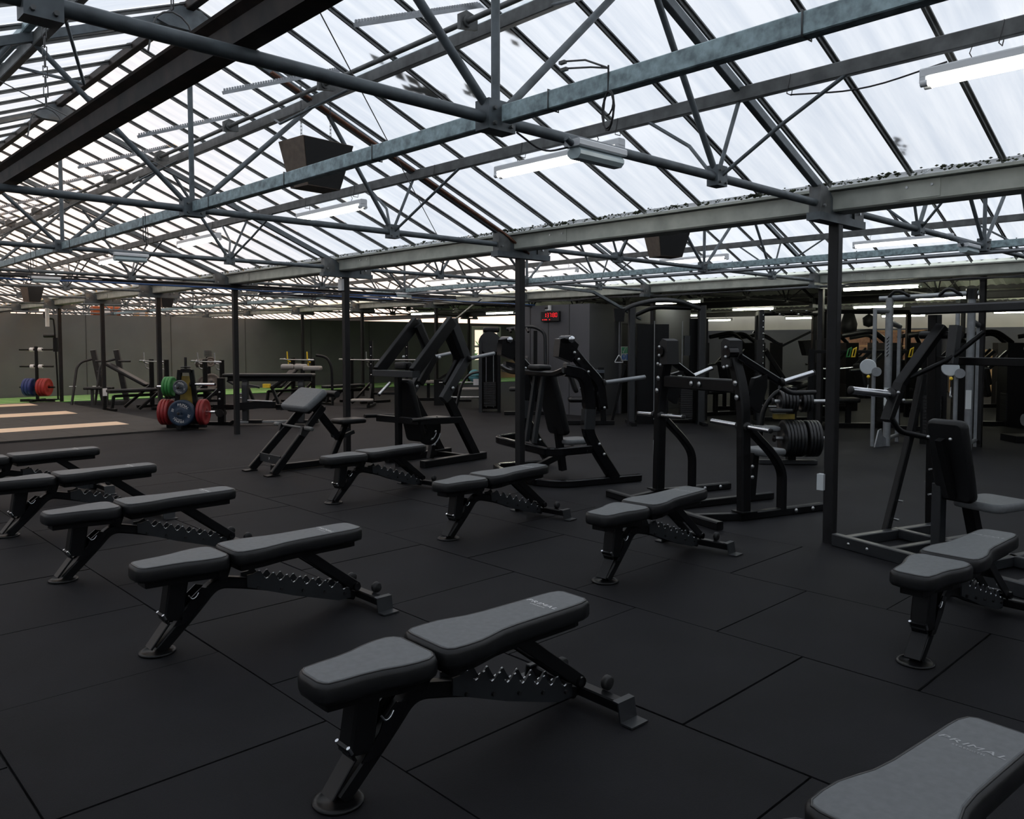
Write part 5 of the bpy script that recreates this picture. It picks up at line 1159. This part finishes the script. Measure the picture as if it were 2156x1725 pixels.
B().beam([(-.6, 0, 1.35), (-.2, 0, .75), (.5, 0, .65)], .08, .08, up=(0, 1, 0)).build('sled_rail', 'frame', t_); B().prism([(-.2, -.16), (.2, -.16), (.25, .16), (-.28, .12)], (.30, -.1, 1.42), (1, 0, 0), (0, 0, 1), .25).build('foot_sled', 'frame', t_); B().pad(rrect(.6, .4, .06), (.0, 0, .62), V(.95, 0, .3), (0, 1, 0), .08, .02).build('seat', 'vinyl', t_); B().beam([(-.7, 0, .04), (.8, 0, .04)], .1, .08).build('base_beam', 'frame', t_); B().beam([(.4, 0, .05), (.4, 0, 1.3)], .08, .08, up=(0, 1, 0)).build('mast', 'frame', t_); horn(t_, (.2, -.1, 1.02), (.62, -.2, 1.0), .025, 'chrome', 'plate_horn')
# ---- machine loaded with black plates right behind the lat machine
LPX = (9.35, 4.85)
t_ = thing('plate_stack_machine', 'black plate loaded squat machine behind the lat machine', 'machine', (LPX[0], LPX[1], 0), VA)
B().beam([(.05, 0, .0), (.05, 0, .95)], .10, .10, up=(0, 1, 0)).build('mast', 'frame', t_); B().beam([(-.35, 0, .03), (.35, -.05, .03)], .12, .05).build('base_beam', 'greyframe', t_)
B().tube(fillet([(-.35, 0, .10), (-.30, 0, .70), (-.12, 0, .92), (.10, 0, .90)], .15), .03, 8).build('hoop', 'frame', t_)
horn(t_, (-.20, -.12, .33), (.42, -.12, .33), .025, 'steel'); horn(t_, (-.20, -.05, .78), (.45, -.05, .78), .025, 'steel')
B().pad(rrect(.28, .24, .05), (-.28, -.1, .42), (1, 0, 0), (0, 1, 0), .06, .02).build('seat', 'padtop', t_); B().box((-.08, -.10, .60), (.24, .10, .06)).build('yellow_guard', 'dullyellow', t_); B().pad(rrect(.26, .16, .03), (-.12, -.12, .65), (1, 0, 0), (0, 1, 0), .05, .015).build('step', 'greyframe', t_)
def onlp(x_, y_, z_): return (LPX[0] + c_ * x_ - s_ * y_, LPX[1] + s_ * x_ + c_ * y_, z_)
for i in range(10): plate('iron', .225, .034, 'plate', onlp(-.08 + i * .040 + (.03 if i > 5 else 0), -.12, .33), VA, 'large black plate, %s from the left in the lower row of the plate loaded machine' % OR[i], 'lower black plates')
for i in range(8): plate('iron', .135, .034, 'plate', onlp(-.10 + i * .042 + (.05 if i > 4 else 0), -.05, .78), VA, 'smaller black plate, %s from the left in the upper row of the plate loaded machine' % OR[i], 'upper black plates')
# ---- silver cable machine
t_ = thing('cable_crossover', 'silver twin column cable machine with pale pulley discs', 'machine', (12.02, 4.17, 0), -80)
# local x runs from the left column to the right one
for x_, nm in ((-.52, 1), (.52, 2)):
    B().tube([(x_, .12, .0), (x_, .12, 2.15)], .052, 14).build('column', 'silver', t_)
    B().tube([(x_ - .12, -.22, .02), (x_ - .12, -.22, 1.98)], .028, 12).build('guide_tube', 'silver', t_)
    B().tube([(x_ - .12, -.22, 1.96), (x_, .12, 1.96)], .035, 10).build('top_link', 'silver', t_)
    B().prism([(-.14, 0), (.16, 0), (.12, .12), (.04, .16), (.02, .26), (-.05, .24)], (x_ - .05, -.05, .0), (.35, .94, 0), (0, 0, 1), .02).build('base_plate', 'silver', t_)
    e = B().lathe([(0, -.03), (.10, -.03), (.11, -.02), (.11, .02), (.10, .03), (0, .03)], (x_ - .18, -.30, 1.16), (.2, -1, 0), 22, False).build('pulley_disc', 'paleplastic', t_)
    B().lathe([(0, -.04), (.065, -.04), (.065, .04), (0, .04)], (x_ - .07, -.28, 1.09), (.2, -1, 0), 18, False).build('pulley_hub', 'silver', e)
    B().lathe([(.002, -.024), (.018, -.016), (.024, 0), (.018, .016), (.002, .024)], (x_ - .16, -.36, 1.02), (0, 0, 1), 12).build('stop_ball', 'yellow', t_)
    B().cyl((x_ - .16, -.36, 1.0), (x_ - .16, -.36, .90), .006, 6).build('cable', 'rubberblack', t_)
    B().tube([(x_ - .16, -.36, .90), (x_ - .16, -.30, .80), (x_ - .16, -.30, .77), (x_ - .16, -.42, .77), (x_ - .16, -.42, .80)], .009, 6, closed=True).build('stirrup_handle', 'steel', t_)
    B().box((x_, .065, .72), (.07, .012, .26)).build('instruction_card', 'signwhite', t_)
    B().beam([(x_ + .02, .75, .0), (x_ + .02, .75, 1.75)], .05, .05, up=(0, 1, 0)).build('rear_column', 'silver', t_); B().tube([(x_, .12, 1.80), (x_ + .02, .75, 1.75)], .04, 10).build('side_link', 'silver', t_); B().tube([(x_, .12, .10), (x_ + .02, .75, .10)], .03, 10).build('floor_link', 'silver', t_)
B().tube([(-.66, .12, 2.14), (.60, .12, 2.18)], .035, 12).build('top_bar', 'silver', t_)
for x_ in (-.4, .25): B().tube(fillet([(x_ - .14, .12, 2.15), (x_, -.05, 2.26), (x_ + .16, .12, 2.15)], .1), .022, 8).build('chin_grip', 'rubberblack', t_)
B().tube([(.52, .12, 2.1), (.52, .12, 2.24)], .075, 14).build('column_cap', 'gloss', t_)
mb = B()
for i in range(6): mb.beam([(-.535, .062, 1.30 + i * .05), (-.505, .062, 1.335 + i * .05)], .010, .004, up=(0, 1, 0), ch=0)
tag(mb.build('worn_script', 'frame', t_), kind='stuff')
for i in range(12): B().box((0.0, .62, .15 + i * .05), (.24, .14, .042)).build('stack_plate', 'rubberblack', t_)
B().box((0, .66, .55), (.34, .03, 1.1)).build('stack_shroud', 'frame', t_)
t_ = thing('resistance_band_post', 'post with green and yellow bands left of the silver cable machine', 'stand', (12.9, 5.35, 0), VA)
B().beam([(-.9, 0, 1.36), (.9, 0, 1.36)], .05, .05).build('rail', 'frame', t_)
for x_ in (-.9, .9): B().beam([(x_, 0, 0), (x_, 0, 1.4)], .07, .07, up=(0, 1, 0)).build('leg', 'frame', t_)
for x_, m_ in ((-.36, 'green'), (-.28, 'yellow'), (.62, 'yellow')): B().tube([(x_, -.05, 1.28), (x_ + .03, -.05, 1.40), (x_ + .07, -.05, 1.42), (x_ + .05, -.05, 1.28)], .010, 6, closed=True).build('band', m_, t_)
# ---- dark machines further back on the right
def stack_machine(label, loc, rz, v=0):
    t_ = thing('stack_machine', label, 'machine', loc, rz)
    B().beam([(-.55, 0, .04), (.6, 0, .04)], .12, .08).build('base_beam', 'frame', t_); B().box((.42, .1, .75), (.30, .42, 1.5)).build('stack_shroud', 'frame', t_)
    B().tube(fillet([(.42, .1, 1.5), (.1, .0, 1.72), (-.45, .0, 1.62)], .15), .045, 10).build('top_arm', 'frame', t_); B().pad(rrect(.62, .34, .06), (-.12, 0, .82), V(.2, 0, -.98), (0, 1, 0), .08, .02).build('back_pad', 'vinyl', t_)
    B().pad(rrect(.4, .36, .06), (-.34, 0, .45), (1, 0, 0), (0, 1, 0), .08, .02).build('seat', 'vinyl', t_); B().beam([(-.3, 0, .05), (-.3, 0, .45)], .08, .08, up=(0, 1, 0)).build('seat_post', 'frame', t_)
    for s in (-1, 1): horn(t_, (-.1, s * .3, 1.05), (-.42, s * .34, 1.02), .024, 'chrome' if v else 'steel', 'handle', False); B().beam([(.2, s * .28, 1.35), (-.1, s * .3, 1.05)], .05, .06).build('lever', 'frame', t_)
    for i in range(10): B().box((.27, .0, .12 + i * .05), (.03, .24, .042)).build('stack_plate', 'greyframe', t_)
    return t_
stack_machine('dark stack machine just right of the nearest post', (14.4, 6.0, 0), VA, 1)
stack_machine('dark stack machine behind the silver cable machine', (14.6, 4.9, 0), VA - 20)
stack_machine('dark stack machine left of the power rack', (14.8, 9.0, 0), VA + 20, 1)
stack_machine('dark stack machine beyond the pulldown station', (16.2, 9.6, 0), VA)
stack_machine('dark stack machine farthest back, left of the nearest post', (17.4, 8.0, 0), VA + 10, 1)
stack_machine('dark stack machine behind the dark thin post on the right', (16.3, 4.6, 0), VA - 10, 1)
for q, (x_, y_, a, lb) in enumerate(((17.2, 11.9, 15, 'dark stack machine beside the far end of the store room'), (18.5, 10.4, -15, 'dark stack machine in the middle distance behind the power rack'), (19.9, 13.4, 5, 'dark stack machine deep behind the pulldown station'), (18.4, 6.7, 30, 'dark stack machine behind the bag frame'), (20.9, 5.9, 0, 'dark stack machine deep at the right, before the shelving'), (18.7, 4.3, -25, 'dark stack machine between the thin dark post and the cross trainers'), (22.0, 9.2, 10, 'dark stack machine nearest the far right shelving'), (18.9, 8.6, 50, 'dark stack machine right of the middle one behind the power rack'))):
    o = stack_machine(lb, (x_, y_, 0), VA + a, q % 2)
t_ = thing('cardio_machine', 'grey cross trainer with tilted console at the right edge', 'machine', (14.2, 3.35, 0), VA)
B().pad(rrect(.40, .26, .09), (-.02, 0, 1.30), V(.72, 0, -.55).normalized(), (0, 1, 0), .07, .02).build('console', 'consolegrey', t_); B().beam([(.2, 0, .1), (.12, 0, 1.2)], .12, .14, up=(0, 1, 0), ch=.03).build('mast', 'consolegrey', t_); B().tube([(.12, -.2, 1.45), (.34, -.22, 1.18)], .02, 8).build('grip', 'rubberblack', t_); B().lathe([(0, -.08), (.32, -.08), (.34, 0), (.32, .08), (0, .08)], (.45, 0, .45), (0, 1, 0), 22).build('flywheel_cover', 'consolegrey', t_); B().cyl((-.3, -.2, .35), (.6, -.2, .35), .09, 12).build('roller', 'silver', t_); B().beam([(-.4, 0, .05), (.9, 0, .05)], .4, .1).build('base', 'frame', t_)
t_ = thing('cardio_machine', 'second grey cross trainer cut by the right edge', 'machine', (15.9, 2.75, 0), VA)
B().pad(rrect(.36, .26, .09), (-.02, 0, 1.30), V(.72, 0, -.5).normalized(), (0, 1, 0), .07, .02).build('console', 'consolegrey', t_); B().beam([(.2, 0, .1), (.12, 0, 1.2)], .12, .14, up=(0, 1, 0), ch=.03).build('mast', 'consolegrey', t_); B().beam([(-.4, 0, .05), (.9, 0, .05)], .4, .1).build('base', 'frame', t_)
t_ = thing('calf_machine', 'dark lever machine with blue grey arm at the right edge', 'machine', (12.35, 2.55, 0), VA)
B().beam([(-.30, 0, .42), (.10, 0, .95)], .12, .12, up=(0, 1, 0), ch=.02).build('swing_arm', 'greyframe', t_); B().beam([(.10, 0, .92), (.45, 0, 1.15)], .16, .2).build('upper_arm', 'slate', t_); horn(t_, (.30, -.1, 1.20), (-.38, -.1, 1.28), .02, 'chrome', 'lever_bar'); B().beam([(-.42, -.1, .06), (.6, .1, .10)], .05, .06).build('floor_rail', 'greyframe', t_); B().beam([(-.38, 0, .04), (-.20, 0, .46)], .04, .05).build('link', 'frame', t_); B().beam([(.35, 0, .05), (.35, 0, 1.25)], .14, .14, up=(0, 1, 0)).build('mast', 'frame', t_); B().box((-.12, -.1, .20), (.18, .16, .05)).build('foot_rest', 'padtop', t_); B().beam([(-.45, -.3, .03), (.5, -.3, .03)], .08, .06).build('base_beam', 'frame', t_)
t_ = thing('boxing_frame', 'bulky dark bag frame above the silver cable machine', 'machine', (16.4, 6.9, 0), VA)
B().beam([(-.8, 0, 2.12), (.9, 0, 2.12)], .08, .08).build('top_beam', 'frame', t_)
for x_ in (-.8, .9): B().beam([(x_, 0, 0), (x_, 0, 2.12)], .08, .08, up=(0, 1, 0)).build('leg', 'frame', t_)
B().lathe([(.002, -.2), (.14, -.18), (.16, .0), (.10, .2), (.002, .22)], (-.3, 0, 1.88), (0, 0, 1), 16).build('bag', 'darksteel', t_); B().lathe([(.002, -.14), (.1, -.1), (.12, .05), (.002, .14)], (.1, 0, 1.95), (0, 0, 1), 16).build('bag', 'darksteel', t_)
# ---- lit shelving along the right hand wall
t_ = thing('wall_shelf', 'tan shelving with small goods in the warm light at the far right', 'shelf', (26.6, 10.4, 0), 90)
for x_ in (-1.5, -.5, .5, 1.5): B().beam([(x_, 0, 0), (x_, 0, 1.9)], .05, .3, up=(0, 1, 0)).build('side', 'brick', t_)
for z in (.4, .9, 1.4, 1.88): B().box((0, 0, z), (3.0, .32, .04)).build('shelf_board', 'tan', t_)
B().box((0, .14, .95), (3.0, .02, 1.9)).build('back_board', 'brick', t_)
t_ = thing('wall_shelf', 'low tan wooden lockers beneath the far right wall', 'shelf', (26.6, 6.9, 0), 90)
for x_ in (-1.6, -.8, 0, .8, 1.6): B().beam([(x_, 0, 0), (x_, 0, 1.3)], .05, .3, up=(0, 1, 0)).build('side', 'tan', t_)
for z in (.05, .65, 1.28): B().box((0, 0, z), (3.2, .32, .04)).build('shelf_board', 'tan', t_)
B().box((0, .14, .65), (3.2, .02, 1.3)).build('back_board', 'tan', t_)
